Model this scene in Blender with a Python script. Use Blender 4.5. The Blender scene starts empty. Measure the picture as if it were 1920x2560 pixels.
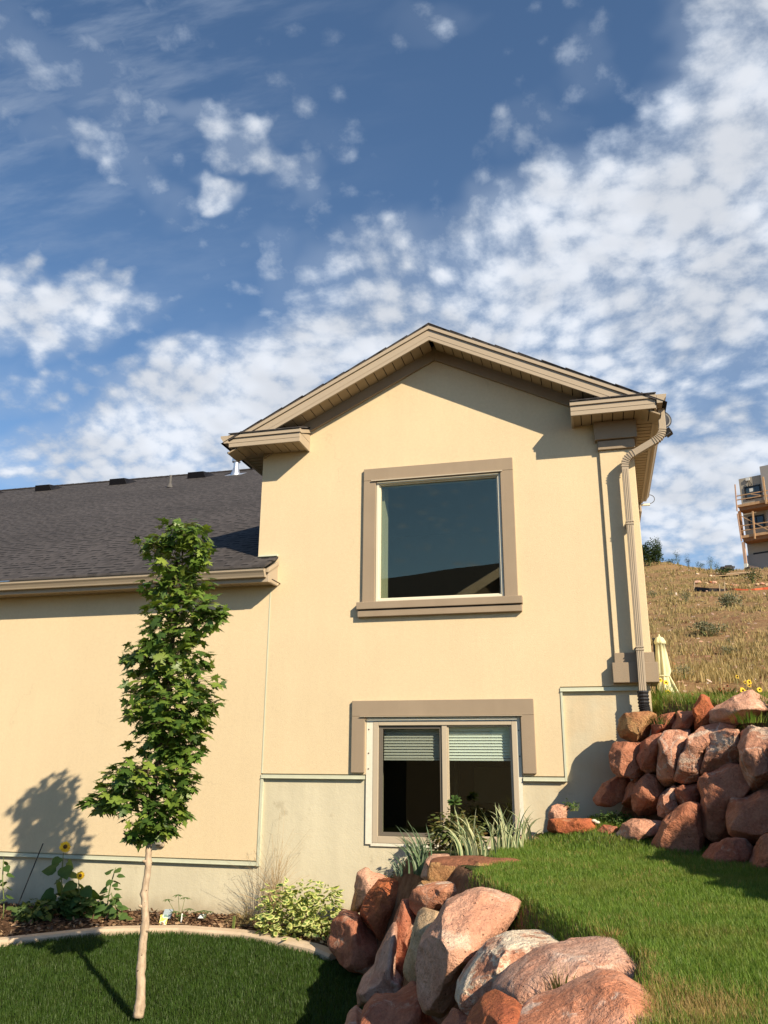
import bpy, bmesh, math, random
import numpy as np
from mathutils import Vector, Matrix
from mathutils.geometry import tessellate_polygon

S = bpy.context.scene
COL = S.collection
# ------------------------------------------------------------------ camera
FPX = 2052.0
def _n(v): return v / np.linalg.norm(v)
UPV = _n(np.array([45., -6670., FPX])); NV = np.array([548., 635., FPX])
NV = _n(NV - UPV * (NV @ UPV)); XV = np.cross(NV, UPV)
RM = np.stack([XV, NV, UPV], 1)
CAM = np.array([0., -10., 1.65])
cd = bpy.data.cameras.new('camera'); cam = bpy.data.objects.new('camera', cd); COL.objects.link(cam)
cd.sensor_fit = 'VERTICAL'; cd.sensor_height = 36; cd.lens = FPX / 2560 * 36
cd.clip_start = .05; cd.clip_end = 3000
mw = Matrix.Identity(4)
for i in range(3):
    mw[i][0] = RM[0][i]; mw[i][1] = -RM[1][i]; mw[i][2] = -RM[2][i]; mw[i][3] = CAM[i]
cam.matrix_world = mw
S.camera = cam
# ------------------------------------------------------------------ light
SUN_D = np.array([-.472, .415, -.389])
sd = bpy.data.lights.new('sun', 'SUN'); sun = bpy.data.objects.new('sun', sd); COL.objects.link(sun)
sd.energy = 4.9; sd.angle = math.radians(.5); sd.color = (1., .84, .62)
sun.rotation_euler = Vector(SUN_D).to_track_quat('-Z', 'Y').to_euler()
sun.location = (8, -20, 14)
S.view_settings.view_transform = 'Standard'; S.view_settings.look = 'None'
S.view_settings.gamma = 1; S.view_settings.exposure = .70
S.cycles.max_bounces = 8; S.cycles.transparent_max_bounces = 16

def rayd(px, py):
    return _n(RM.T @ np.array([px - 960., py - 1280., FPX]))
def at(px, py, y, ax=1):
    """point of the place seen at photo position px,py that lies in the plane y (or z with ax=2)"""
    r = rayd(px, py); return CAM + r * ((y - CAM[ax]) / r[ax])

# ------------------------------------------------------------------ node helpers
class NT:
    def __init__(s, tree): s.t = tree; s.n = tree.nodes; s.l = tree.links
    def add(s, typ, **kw):
        nd = s.n.new(typ); ins = kw.pop('ins', {})
        for k, v in kw.items(): setattr(nd, k, v)
        for k, v in ins.items(): s.set(nd, k, v)
        return nd
    def set(s, nd, k, v):
        if isinstance(v, bpy.types.NodeSocket): s.l.new(v, nd.inputs[k])
        else:
            if isinstance(v, tuple) and len(v) == 3 and nd.inputs[k].type == 'RGBA': v = (*v, 1)
            nd.inputs[k].default_value = v
    def math(s, op, a, b=0., c=0., clamp=False):
        nd = s.add('ShaderNodeMath', operation=op, use_clamp=clamp, ins={0: a, 1: b, 2: c}); return nd.outputs[0]
    def mix(s, f, a, b, blend='MIX'):
        nd = s.add('ShaderNodeMix', data_type='RGBA', blend_type=blend)
        s.set(nd, 0, f); s.set(nd, 6, a); s.set(nd, 7, b); return nd.outputs[2]
    def noise(s, vec, scale, detail=3., rough=.55, dist=0., out=0):
        nd = s.add('ShaderNodeTexNoise', ins={'Vector': vec, 'Scale': float(scale), 'Detail': float(detail), 'Roughness': rough, 'Distortion': dist})
        return nd.outputs[out]
    def ramp(s, fac, a, b, c=0., d=1., smooth=True):
        nd = s.add('ShaderNodeMapRange', interpolation_type='SMOOTHSTEP' if smooth else 'LINEAR', ins={0: fac, 1: a, 2: b, 3: c, 4: d}); return nd.outputs[0]
    def mapping(s, vec, loc=(0, 0, 0), rot=(0, 0, 0), sc=(1, 1, 1)):
        nd = s.add('ShaderNodeMapping', ins={'Vector': vec, 'Location': loc, 'Rotation': rot, 'Scale': sc}); return nd.outputs[0]

# ------------------------------------------------------------------ sky
w = bpy.data.worlds.new('World'); S.world = w; w.use_nodes = True
T = NT(w.node_tree); T.n.clear()
tc = T.add('ShaderNodeTexCoord').outputs['Generated']
sky = T.add('ShaderNodeTexSky', sky_type='NISHITA', sun_disc=False, sun_elevation=math.radians(31.8),
            sun_rotation=math.radians(131.3), altitude=1400, air_density=1.0, dust_density=.6, ozone_density=1.6)
sep = T.add('ShaderNodeSeparateXYZ', ins={0: tc})
X_, Y_, Z_ = sep.outputs
zc = T.math('ADD', T.math('MAXIMUM', Z_, 0.), .34)
P = T.add('ShaderNodeCombineXYZ', ins={0: T.math('DIVIDE', X_, zc), 1: T.math('DIVIDE', Y_, zc), 2: 0.}).outputs[0]
yc = T.math('MAXIMUM', Y_, .05)
Q = T.add('ShaderNodeCombineXYZ', ins={0: T.math('DIVIDE', X_, yc), 1: T.math('DIVIDE', Z_, yc), 2: 0.}).outputs[0]
qn = T.noise(Q, 5., 3., .6, out=1)
Qd = T.add('ShaderNodeVectorMath', operation='MULTIPLY_ADD', ins={0: qn, 1: (.22, .22, 0.), 2: Q}).outputs[0]
Qd = T.add('ShaderNodeVectorMath', operation='SUBTRACT', ins={0: Qd, 1: (.11, .11, 0.)}).outputs[0]
mask = None
for cx, cy, rx, ry, rot, wt in [
    (700, 150, 800, 260, 0, .14), (1680, 240, 330, 330, 0, .98), (1560, 520, 420, 330, 0, .95), (1560, 780, 420, 220, 0, .74), (1180, 540, 330, 190, -15, .95), (840, 560, 250, 150, -10, .62),
    (1040, 700, 480, 170, -5, .9), (640, 770, 360, 150, -25, 1.0), (350, 920, 380, 150, -20, .98), (520, 950, 420, 150, -8, .9), (80, 830, 200, 80, 0, .55),
    (100, 640, 240, 110, 12, 1.0), (500, 305, 240, 55, 26, .66), (190, 330, 280, 60, 30, .56), (455, 400, 60, 45, 30, .85),
    (920, 50, 120, 60, 0, .42), (120, 130, 330, 110, 32, .5), (1560, 1060, 420, 190, 0, .98), (1250, 880, 340, 220, 0, .9),
    (700, 290, 80, 80, 0, .38), (600, 560, 60, 90, 0, .42), (1260, 120, 90, 100, 0, .5), (140, 990, 300, 80, 0, .8), (1150, 280, 120, 90, -30, .42), (380, 60, 120, 60, 0, .36), (620, 200, 120, 60, 20, .34)]:
    k = 1.1573
    def q(px, py):
        r = rayd(px * k, py * k); return np.array([r[0] / r[1], r[2] / r[1]])
    c = q(cx, cy); ca, sa = math.cos(math.radians(rot)), math.sin(math.radians(rot))
    J = np.stack([(q(cx + rx * ca, cy + rx * sa) - c), (q(cx - ry * sa, cy + ry * ca) - c)], 1)
    Ji = np.linalg.inv(J)
    # u = Ji @ (Q - c)
    d = T.add('ShaderNodeVectorMath', operation='SUBTRACT', ins={0: Qd, 1: (c[0], c[1], 0.)}).outputs[0]
    u = T.add('ShaderNodeVectorMath', operation='DOT_PRODUCT', ins={0: d, 1: (Ji[0, 0], Ji[0, 1], 0.)}).outputs['Value']
    v = T.add('ShaderNodeVectorMath', operation='DOT_PRODUCT', ins={0: d, 1: (Ji[1, 0], Ji[1, 1], 0.)}).outputs['Value']
    r2 = T.math('ADD', T.math('MULTIPLY', u, u), T.math('MULTIPLY', v, v))
    g = T.ramp(r2, 0., 1.9, wt, 0.)
    mask = g if mask is None else T.math('SMOOTH_MAX', mask, g, .25)
front = T.ramp(Y_, .05, .3)
RW0 = q(140, 180)
mask = T.math('ADD', T.math('MULTIPLY', mask, front), T.math('MULTIPLY', T.math('SUBTRACT', 1., front), .30))
pd = T.noise(P, 2.2, 2., .5, out=1)
Pd = T.add('ShaderNodeVectorMath', operation='MULTIPLY_ADD', ins={0: pd, 1: (.10, .10, 0.), 2: P}).outputs[0]
vor = T.add('ShaderNodeTexVoronoi', feature='SMOOTH_F1', ins={'Vector': Pd, 'Scale': 29., 'Smoothness': .55, 'Randomness': 1.})
puff = T.ramp(vor.outputs['Distance'], .0, .72, 1., 0., smooth=False)
n1 = T.noise(P, 3.2, 3., .5); n2 = T.noise(Pd, 27., 5., .62); n3 = T.noise(Pd, 64., 4., .65)
den = T.math('ADD', T.math('MULTIPLY', mask, 1.36), T.math('MULTIPLY', T.math('SUBTRACT', n1, .5), .95))
den = T.math('ADD', den, T.math('MULTIPLY', T.math('SUBTRACT', n2, .5), 1.15))
den = T.math('ADD', den, T.math('MULTIPLY', T.math('SUBTRACT', puff, .5), .6))
den = T.math('ADD', den, T.math('MULTIPLY', T.math('SUBTRACT', n3, .5), .30))
alpha = T.ramp(den, .30, 1.30, 0., .93)
veil = T.math('MULTIPLY', T.ramp(T.math('ADD', mask, T.math('MULTIPLY', T.math('SUBTRACT', n1, .5), .8)), .2, 1.0), .38)
alpha = T.math('MAXIMUM', alpha, veil)
wm = T.add('ShaderNodeVectorMath', operation='DISTANCE', ins={0: Q, 1: (*list(RW0), 0.)}).outputs['Value']
wn = T.noise(T.mapping(Q, rot=(0, 0, math.radians(28)), sc=(1.6, 5., 1.)), 2.6, 5., .58)
wisp = T.math('MULTIPLY', T.math('MULTIPLY', T.ramp(wm, .05, .75, 1., 0.), front), T.ramp(wn, .40, .75, 0., .34))
alpha = T.math('MAXIMUM', alpha, wisp)
thick = T.ramp(den, .7, 1.5, 0., 1.)
ccol = T.mix(thick, (3.9, 4.5, 5.4), (5.9, 6.15, 6.6))
sh = T.ramp(T.noise(Pd, 7., 3., .5), .35, .65, .84, 1.04)
ccol = T.mix(1., ccol, T.add('ShaderNodeCombineXYZ', ins={0: sh, 1: sh, 2: sh}).outputs[0], 'MULTIPLY')
skyc = T.mix(1., sky.outputs[0], (.82, .96, 1.02), 'MULTIPLY')
lp = T.mix(alpha, skyc, ccol)
bg = T.add('ShaderNodeBackground', ins={'Color': lp, 'Strength': .091})
T.l.new(bg.outputs[0], T.add('ShaderNodeOutputWorld').inputs[0])
try: w.cycles.sampling_method = 'MANUAL'; w.cycles.sample_map_resolution = 512
except Exception: pass
# ================================================================== building blocks
def tag(o, label=None, cat=None, group=None, kind=None):
    if label: o['label'] = label
    if cat: o['category'] = cat
    if group: o['group'] = group
    if kind: o['kind'] = kind
    return o
def empty(name, loc, label, cat, group=None, rz=0.):
    o = bpy.data.objects.new(name, None); COL.objects.link(o); o.location = loc; o.rotation_euler = (0, 0, rz)
    o.empty_display_size = .1
    return tag(o, label, cat, group)
def bxf(xa, xb, ya, yb, za, zb): return (xa, xb, ya, yb, za, zb)
class MB:
    """collects geometry in world coordinates; build() links it as one mesh object"""
    def __init__(s): s.v = []; s.f = []; s.mi = []; s.cm = 0
    def add(s, vs, fs):
        o = len(s.v); s.v += [tuple(map(float, p)) for p in vs]
        s.f += [tuple(i + o for i in f) for f in fs]; s.mi += [s.cm] * len(fs); return s
    def box(s, xa, xb, ya, yb, za, zb, b=0.):
        xa, xb = min(xa, xb), max(xa, xb); ya, yb = min(ya, yb), max(ya, yb); za, zb = min(za, zb), max(za, zb)
        s.add([(x, y, z) for x in (xa, xb) for y in (ya, yb) for z in (za, zb)],
              [(0, 1, 3, 2), (4, 6, 7, 5), (0, 4, 5, 1), (2, 3, 7, 6), (0, 2, 6, 4), (1, 5, 7, 3)]); return s
    def obox(s, c, ex, ey, ez):
        """box from centre and three half-axis vectors"""
        c, ex, ey, ez = map(Vector, (c, ex, ey, ez))
        s.add([c + ex * a + ey * b_ + ez * d for a in (-1, 1) for b_ in (-1, 1) for d in (-1, 1)],
              [(0, 1, 3, 2), (4, 6, 7, 5), (0, 4, 5, 1), (2, 3, 7, 6), (0, 2, 6, 4), (1, 5, 7, 3)]); return s
    def bar(s, a, b, w, h, up=(0, 0, 1)):
        a, b = Vector(a), Vector(b); d = b - a; L = d.length; d.normalize(); up = Vector(up)
        sx = d.cross(up)
        if sx.length < 1e-4: sx = d.cross(Vector((1, 0, 0)))
        sx.normalize(); uz = sx.cross(d)
        return s.obox((a + b) / 2, d * L / 2, sx * w / 2, uz * h / 2)
    def prism(s, outer, ya, yb, holes=(), ax='y'):
        """polygon in x,z extruded from y=ya to y=yb"""
        def P3(p, y): return (p[0], y, p[1])
        loops = [list(outer)] + [list(h) for h in holes]
        tri = tessellate_polygon([[Vector((p[0], p[1], 0)) for p in L] for L in loops])
        flat = [p for L in loops for p in L]; n = len(flat)
        vs = [P3(p, ya) for p in flat] + [P3(p, yb) for p in flat]
        fs = [tuple(t) for t in tri] + [tuple(i + n for i in reversed(t)) for t in tri]
        k = 0
        for L in loops:
            m = len(L)
            for i in range(m):
                a, b_ = k + i, k + (i + 1) % m; fs.append((a, b_, b_ + n, a + n))
            k += m
        return s.add(vs, fs)
    def tube(s, pts, rad, n=8, caps=True):
        pts = [Vector(p) for p in pts]; rr = rad if hasattr(rad, '__len__') else [rad] * len(pts)
        vs = []; fs = []; prev = None
        for i, p in enumerate(pts):
            d = (pts[min(i + 1, len(pts) - 1)] - pts[max(i - 1, 0)]).normalized()
            a = Vector((0, 0, 1)) if abs(d.z) < .9 else Vector((1, 0, 0))
            if prev is None: u = d.cross(a).normalized()
            else: u = (prev - d * prev.dot(d)).normalized()
            prev = u; v = d.cross(u)
            for k in range(n):
                t = 2 * math.pi * k / n; vs.append(p + (u * math.cos(t) + v * math.sin(t)) * rr[i])
        for i in range(len(pts) - 1):
            for k in range(n):
                a, b_ = i * n + k, i * n + (k + 1) % n; fs.append((a, b_, b_ + n, a + n))
        if caps: fs.append(tuple(range(n - 1, -1, -1))); fs.append(tuple(range((len(pts) - 1) * n, len(pts) * n)))
        return s.add(vs, fs)
    def rtube(s, pts, hw, hd, up=(0, 0, 1)):
        """rectangular pipe swept along pts lying in the x,z plane mostly; hw across, hd in y"""
        vs = []; fs = []
        pts = [Vector(p) for p in pts]
        for i, p in enumerate(pts):
            d = (pts[min(i + 1, len(pts) - 1)] - pts[max(i - 1, 0)]).normalized()
            v = Vector((0, -1, 0)); v = (v - d * v.dot(d)).normalized(); u = d.cross(v).normalized()
            for a, b_ in ((-1, -1), (1, -1), (1, 1), (-1, 1)): vs.append(p + u * a * hw + v * b_ * hd)
        for i in range(len(pts) - 1):
            for k in range(4):
                a, b_ = i * 4 + k, i * 4 + (k + 1) % 4; fs.append((a, b_, b_ + 4, a + 4))
        fs.append((3, 2, 1, 0)); m = (len(pts) - 1) * 4; fs.append((m, m + 1, m + 2, m + 3))
        return s.add(vs, fs)
    def build(s, name, mat, parent=None, bevel=0., smooth=False, seg=2):
        me = bpy.data.meshes.new(name); me.from_pydata(s.v, [], s.f)
        mats = mat if isinstance(mat, (list, tuple)) else [mat]
        for m in mats: me.materials.append(m)
        if len(mats) > 1: me.polygons.foreach_set('material_index', s.mi)
        bm = bmesh.new(); bm.from_mesh(me); bmesh.ops.recalc_face_normals(bm, faces=bm.faces); bm.to_mesh(me); bm.free()
        if smooth: me.shade_smooth()
        o = bpy.data.objects.new(name, me); COL.objects.link(o)
        if parent is not None: adopt(o, parent)
        if bevel:
            md = o.modifiers.new('bevel', 'BEVEL'); md.width = bevel; md.segments = seg; md.limit_method = 'ANGLE'; md.angle_limit = math.radians(40)
        return o
def basemat(o):
    m = Matrix.Translation(o.location) @ o.rotation_euler.to_matrix().to_4x4()
    return basemat(o.parent) @ m if o.parent else m
def adopt(o, parent):
    """geometry is in world coordinates: cancel the parent's placement"""
    o.parent = parent; o.matrix_parent_inverse = Matrix.Identity(4)
    inv = basemat(parent).inverted()
    if inv != Matrix.Identity(4): o.data.transform(inv)
    return o
def npmesh(name, V, F, mats, parent=None, smooth=False, mi=None, attr=None):
    """fast mesh from numpy arrays; F is (n,k)"""
    me = bpy.data.meshes.new(name); F = np.asarray(F, np.int32); k = F.shape[1]
    me.vertices.add(len(V)); me.vertices.foreach_set('co', np.asarray(V, np.float32).ravel())
    me.loops.add(F.size); me.loops.foreach_set('vertex_index', F.ravel())
    me.polygons.add(len(F)); me.polygons.foreach_set('loop_start', np.arange(0, F.size, k, dtype=np.int32))
    me.polygons.foreach_set('loop_total', np.full(len(F), k, np.int32))
    for m in (mats if isinstance(mats, (list, tuple)) else [mats]): me.materials.append(m)
    if mi is not None: me.polygons.foreach_set('material_index', np.asarray(mi, np.int32))
    if attr is not None:
        for an, av in attr.items():
            a = me.attributes.new(an, 'FLOAT', 'POINT'); a.data.foreach_set('value', np.asarray(av, np.float32))
    me.update(calc_edges=True); me.validate()
    if smooth: me.shade_smooth()
    o = bpy.data.objects.new(name, me); COL.objects.link(o)
    if parent is not None: adopt(o, parent)
    return o

# ------------------------------------------------------------------ numpy noise
_rs = np.random.RandomState(5); _pt = np.concatenate([_rs.permutation(256)] * 3); _gr = _rs.randn(256, 3); _gr /= np.linalg.norm(_gr, axis=1)[:, None]
def perlin(p):
    pi = np.floor(p).astype(int); pf = p - pi; u = pf ** 3 * (pf * (pf * 6 - 15) + 10); r = 0
    for dx in (0, 1):
        for dy in (0, 1):
            for dz in (0, 1):
                h = _pt[_pt[_pt[(pi[:, 0] + dx) & 255] + ((pi[:, 1] + dy) & 255)] + ((pi[:, 2] + dz) & 255)]
                g = (_gr[h] * (pf - np.array([dx, dy, dz]))).sum(1)
                r = r + g * (u[:, 0] if dx else 1 - u[:, 0]) * (u[:, 1] if dy else 1 - u[:, 1]) * (u[:, 2] if dz else 1 - u[:, 2])
    return r
def fbm(p, o=4, g=.5):
    a = 1.; r = 0.
    for i in range(o): r = r + a * perlin(p + 17.3 * i); p = p * 2.03; a *= g
    return r
def sstep(x, a, b): t = np.clip((x - a) / (b - a), 0, 1); return t * t * (3 - 2 * t)

# ================================================================== materials
def mat(name, fn=None, color=(.5, .5, .5), rough=.7, spec=.3, bump=None, metal=0.):
    m = bpy.data.materials.new(name); m.use_nodes = True; t = NT(m.node_tree); t.n.clear()
    out = t.add('ShaderNodeOutputMaterial'); b = t.add('ShaderNodeBsdfPrincipled')
    t.set(b, 'Roughness', rough); t.set(b, 'Specular IOR Level', spec); t.set(b, 'Metallic', metal); t.set(b, 'Base Color', color)
    t.b = b; t.out = out; t.l.new(b.outputs[0], out.inputs[0])
    t.obj = t.add('ShaderNodeNewGeometry').outputs['Position']
    if fn: fn(t)
    return m
def bump(t, h, strength, dist):
    t.set(t.b, 'Normal', t.add('ShaderNodeBump', ins={'Height': h, 'Strength': strength, 'Distance': dist}).outputs[0])
def varied(name, c, amt=.12, sc=3., rough=.7, spec=.25, bsc=200., bst=.3, bd=.002, streak=0.):
    def fn(t):
        n = t.noise(t.obj, sc, 4., .6); k = t.ramp(n, .3, .7, 1 - amt, 1 + amt, False)
        if streak:
            st = t.noise(t.mapping(t.obj, sc=(5., 5., .5)), 1.5, 4., .6); k = t.math('MULTIPLY', k, t.ramp(st, .3, .7, 1 - streak, 1 + streak * .5, False))
        kk = t.add('ShaderNodeCombineXYZ', ins={0: k, 1: k, 2: k}).outputs[0]
        t.set(t.b, 'Base Color', t.mix(1., c, kk, 'MULTIPLY'))
        if bst: bump(t, t.noise(t.obj, bsc, 2., .5), bst, bd)
    return mat(name, fn, rough=rough, spec=spec)

def stucco_fn(t):
    big = t.noise(t.obj, .7, 5., .6); k = t.ramp(big, .25, .75, .94, 1.04, False)
    f = t.noise(t.obj, 26., 4., .65); k = t.math('MULTIPLY', k, t.ramp(f, .3, .7, .955, 1.035, False))
    st = t.noise(t.mapping(t.obj, sc=(2.6, 2.6, .25)), 2., 4., .6); k = t.math('MULTIPLY', k, t.ramp(st, .35, .75, 1., .965, False))
    # hairline crack
    cr = t.add('ShaderNodeTexVoronoi', feature='DISTANCE_TO_EDGE', ins={'Vector': t.add('ShaderNodeVectorMath', operation='MULTIPLY_ADD', ins={0: t.noise(t.obj, 3., 3., .6, out=1), 1: (.5, .5, .5), 2: t.obj}).outputs[0], 'Scale': .42}).outputs[0]
    ck = t.math('MULTIPLY', t.ramp(cr, .0, .006, 1., 0.), t.ramp(t.noise(t.obj, 1.1, 2.), .55, .62)); k = t.math('MULTIPLY', k, t.math('SUBTRACT', 1., t.math('MULTIPLY', ck, .08)))
    kk = t.add('ShaderNodeCombineXYZ', ins={0: k, 1: k, 2: k}).outputs[0]
    t.set(t.b, 'Base Color', t.mix(1., (.655, .537, .352), kk, 'MULTIPLY'))
    h = t.math('ADD', t.noise(t.obj, 150., 3., .65), t.math('MULTIPLY', t.noise(t.obj, 55., 3., .6), .7)); bump(t, h, .6, .0045)
M = {}
M['stucco'] = mat('cream_stucco', stucco_fn, rough=.9, spec=.15)
M['trim'] = varied('brown_stucco_trim', (.30, .238, .172), .05, 2., .9, .12, 120., .55, .004, .04)
M['fascia'] = varied('tan_fascia_metal', (.385, .318, .235), .03, 1.5, .5, .3, 40., .05, .001)
M['soffit'] = varied('tan_soffit_vinyl', (.33, .26, .175), .04, 2., .65, .2, 60., .05, .001)
M['dark_gap'] = mat('dark_gap', color=(.015, .013, .012), rough=.9)
M['zflash'] = varied('pale_green_flashing', (.52, .54, .42), .06, 6., .45, .4, 60., .1, .001)
def found_fn(t):
    n = t.noise(t.obj, .8, 5., .6); st = t.noise(t.mapping(t.obj, sc=(3.5, 3.5, .45)), 1.6, 5., .65)
    k = t.math('MULTIPLY', t.ramp(n, .3, .7, .94, 1.05, False), t.ramp(st, .35, .72, 1.04, .92, False))
    kk = t.add('ShaderNodeCombineXYZ', ins={0: k, 1: k, 2: k}).outputs[0]
    z = t.add('ShaderNodeSeparateXYZ', ins={0: t.obj}).outputs
    warm = t.math('MULTIPLY', t.ramp(z[0], -1.1, -.3), t.ramp(t.noise(t.obj, 2.2, 3.), .3, .7, .2, .75))
    c = t.mix(warm, (.545, .505, .375), (.57, .44, .27))
    # splash dirt near the soil, patchy stains
    dirt = t.math('MULTIPLY', t.ramp(t.math('ADD', z[2], t.math('MULTIPLY', t.noise(t.obj, 4., 4.), .3)), .02, .3, 1., 0.), .45)
    c = t.mix(dirt, c, (.22, .16, .10))
    sp = t.math('MULTIPLY', t.ramp(t.noise(t.obj, 3.2, 5., .7), .60, .72), .5); c = t.mix(sp, c, (.33, .29, .2))
    c = t.mix(1., c, kk, 'MULTIPLY'); t.set(t.b, 'Base Color', c)
    bump(t, t.math('ADD', t.noise(t.obj, 60., 4., .6), t.math('MULTIPLY', t.noise(t.obj, 7., 3., .6), 2.)), .35, .006)
M['foundation'] = mat('painted_concrete', found_fn, rough=.85, spec=.2)
def shingle_fn(t):
    # rows follow the roof plane: slope length = height / sin(pitch)
    x, y, z = t.add('ShaderNodeSeparateXYZ', ins={0: t.obj}).outputs
    v = t.math('DIVIDE', z, .0760); row = t.math('FLOOR', v); fv = t.math('FRACT', v)
    uv = t.add('ShaderNodeCombineXYZ', ins={0: t.math('ADD', x, t.math('MULTIPLY', row, 3.37)), 1: t.math('MULTIPLY', row, 7.7), 2: t.math('MULTIPLY', y, 0.)}).outputs[0]
    tab = t.noise(uv, 6.5, 1., .4); tab2 = t.noise(uv, 1.7, 2., .5)
    dash = t.math('MULTIPLY', t.ramp(fv, .25, .5, 1., 0.), t.ramp(tab, .50, .54))
    full = t.math('MULTIPLY', t.ramp(fv, .0, .10, 1., 0.), .45)
    dk = t.math('MAXIMUM', dash, full)
    shade = t.ramp(tab, .40, .52, .85, 1.25); g = t.noise(t.obj, 240., 2., .6); big = t.noise(t.obj, .5, 3., .6)
    k = t.math('MULTIPLY', shade, t.math('MULTIPLY', t.ramp(g, .3, .7, .75, 1.25, False), t.ramp(big, .3, .7, .88, 1.12, False)))
    c = t.mix(tab2, (.060, .054, .053), (.046, .043, .045))
    kk = t.add('ShaderNodeCombineXYZ', ins={0: k, 1: k, 2: k}).outputs[0]
    c = t.mix(1., c, kk, 'MULTIPLY'); c = t.mix(t.math('MULTIPLY', dk, .95), c, (.004, .004, .004))
    t.set(t.b, 'Base Color', c); bump(t, t.math('ADD', t.math('MULTIPLY', fv, -1.), t.math('MULTIPLY', g, .25)), .5, .01)
M['shingle'] = mat('asphalt_shingle', shingle_fn, rough=.92, spec=.2)
M['shingle_edge'] = varied('shingle_edge', (.045, .04, .04), .2, 20., .9, .1)
M['vinyl'] = varied('cream_window_vinyl', (.64, .60, .48), .02, 3., .4, .4, 60., 0)
M['vinyl_tan'] = varied('tan_window_vinyl', (.45, .385, .29), .02, 3., .45, .4, 60., 0)
M['white_strip'] = varied('white_nailing_strip', (.66, .64, .54), .06, 20., .6, .3, 60., .1)
M['screen_frame'] = mat('grey_screen_frame', color=(.13, .115, .095), rough=.5)
M['blind'] = mat('white_blind', color=(.72, .74, .72), rough=.5)
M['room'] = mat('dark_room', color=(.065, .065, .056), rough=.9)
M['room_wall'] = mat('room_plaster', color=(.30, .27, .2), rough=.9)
def glass(name, tint, refl=1., rough=0.):
    m = bpy.data.materials.new(name); m.use_nodes = True; t = NT(m.node_tree); t.n.clear()
    out = t.add('ShaderNodeOutputMaterial'); gm = t.add('ShaderNodeNewGeometry'); co = t.math('ABSOLUTE', t.add('ShaderNodeVectorMath', operation='DOT_PRODUCT', ins={0: gm.outputs['Normal'], 1: gm.outputs['Incoming']}).outputs['Value'])
    f2 = t.math('MULTIPLY', t.math('ADD', .045, t.math('MULTIPLY', .955, t.math('POWER', t.math('SUBTRACT', 1., co, clamp=True), 5.))), 1.25 * refl, clamp=True)
    pos = t.add('ShaderNodeNewGeometry').outputs['Position']
    nb = t.add('ShaderNodeBump', ins={'Height': t.noise(pos, .9, 1., .4), 'Strength': .03, 'Distance': .05}).outputs[0]
    gl = t.add('ShaderNodeBsdfGlossy', ins={'Roughness': rough, 'Color': (1., .95, .70), 'Normal': nb}); tr = t.add('ShaderNodeBsdfTransparent', ins={'Color': tint})
    mx = t.add('ShaderNodeMixShader', ins={0: f2}); t.l.new(tr.outputs[0], mx.inputs[1]); t.l.new(gl.outputs[0], mx.inputs[2]); t.l.new(mx.outputs[0], out.inputs[0]); return m
M['glass'] = glass('window_glass', (.89, .93, .90))
M['glass_screen'] = glass('screened_glass', (.74, .76, .73), .6)
M['glass_up'] = glass('upper_window_glass', (.80, .84, .82), 1.7)
M['galv'] = mat('galvanised_metal', color=(.72, .73, .74), rough=.32, metal=.85)
M['black'] = varied('black_plastic', (.02, .02, .022), .2, 9., .45, .4, 60., 0)
M['lead'] = varied('grey_vent_pipe', (.10, .095, .09), .1, 9., .6, .3)
# ================================================================== the house
HX0, HX1 = -4.32, .59; CXG = (HX0 + HX1) / 2; PIT = .5; WX = -21.
house = empty('house', (CXG, 0, -.2), 'cream stucco house with brown trimmed windows, a front gable and a long dark shingled wing', 'house')
EAVE_Z = 5.769
zt = lambda x, top: top - PIT * abs(x - CXG)
m = MB()
stucco = [(WX, .53), (-4.13, .53), (-4.13, 1.535), (-2.78, 1.535), (-2.78, 2.21), (-.905, 2.21), (-.905, 1.535), (-.43, 1.535), (-.43, 2.535), (HX1, 2.535),
          (HX1, 5.93), (CXG, 7.15), (HX0, 5.93), (HX0, 3.98), (WX, 3.98)]
m.prism(stucco, 0., .16, holes=[[(-2.675, 3.63), (-1.035, 3.63), (-1.035, 5.25), (-2.675, 5.25)]])
m.box(HX1 - .16, HX1, .162, 9., 1.9, 5.9); m.box(HX0, HX0 + .16, .162, 6.2, 3.9, 5.92)
m.box(WX, WX + .2, .162, 23., -.8, 4.0); m.box(WX, HX1, 22.9, 23.1, -.8, 4.); m.box(HX1 - .16, HX1, 9.002, 22.8, 1.9, 5.9)
wall = m.build('wall', M['stucco'], house)
m = MB(); m.prism([(WX, -1.2), (HX1 - .01, -1.2), (HX1 - .01, 2.56), (-.445, 2.56), (-.445, 1.56), (-.94, 1.56), (-.94, .74), (-2.705, .74), (-2.705, 1.56), (-4.115, 1.56), (-4.115, .55), (WX, .55)], .028, .25)
m.box(HX1 - .2, HX1 - .012, .252, 9., -1., 2.6)
m.build('foundation', M['foundation'], house)
# weep flashings under the stucco edge
m = MB()
def ledge(xa, xb, z): m.box(xa, xb, -.012, .0275, z - .052, z - .014); m.box(xa, xb, -.022, .0275, z - .056, z - .0525)
ledge(WX, -4.135, .53); ledge(-4.125, -2.79, 1.535); ledge(-.9, -.43, 1.535); ledge(-.43, .45, 2.535)
m.box(-4.128, -4.094, -.01, .0275, .47, 1.48); m.box(-.428, -.405, -.01, .0275, 1.48, 2.48)
m.build('flashing', M['zflash'], house)
m = MB(); m.box(-4.124, -4.110, -.005, -.0005, 1.54, 3.86); m.build('control_joint', M['zflash'], house)
# frieze under the rake
m = MB()
for sg in (-1, 1):
    xo = HX0 + .02 if sg < 0 else HX1 - .02
    m.prism([(CXG, 6.94), (CXG, 7.16), (xo, zt(xo, 7.16)), (xo, zt(xo, 6.94))] if sg < 0 else [(CXG + .001, 6.94), (xo, zt(xo, 6.94)), (xo, zt(xo, 7.16)), (CXG + .001, 7.16)], -.045, -.001)
m.build('frieze', M['trim'], house, bevel=.004)
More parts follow.
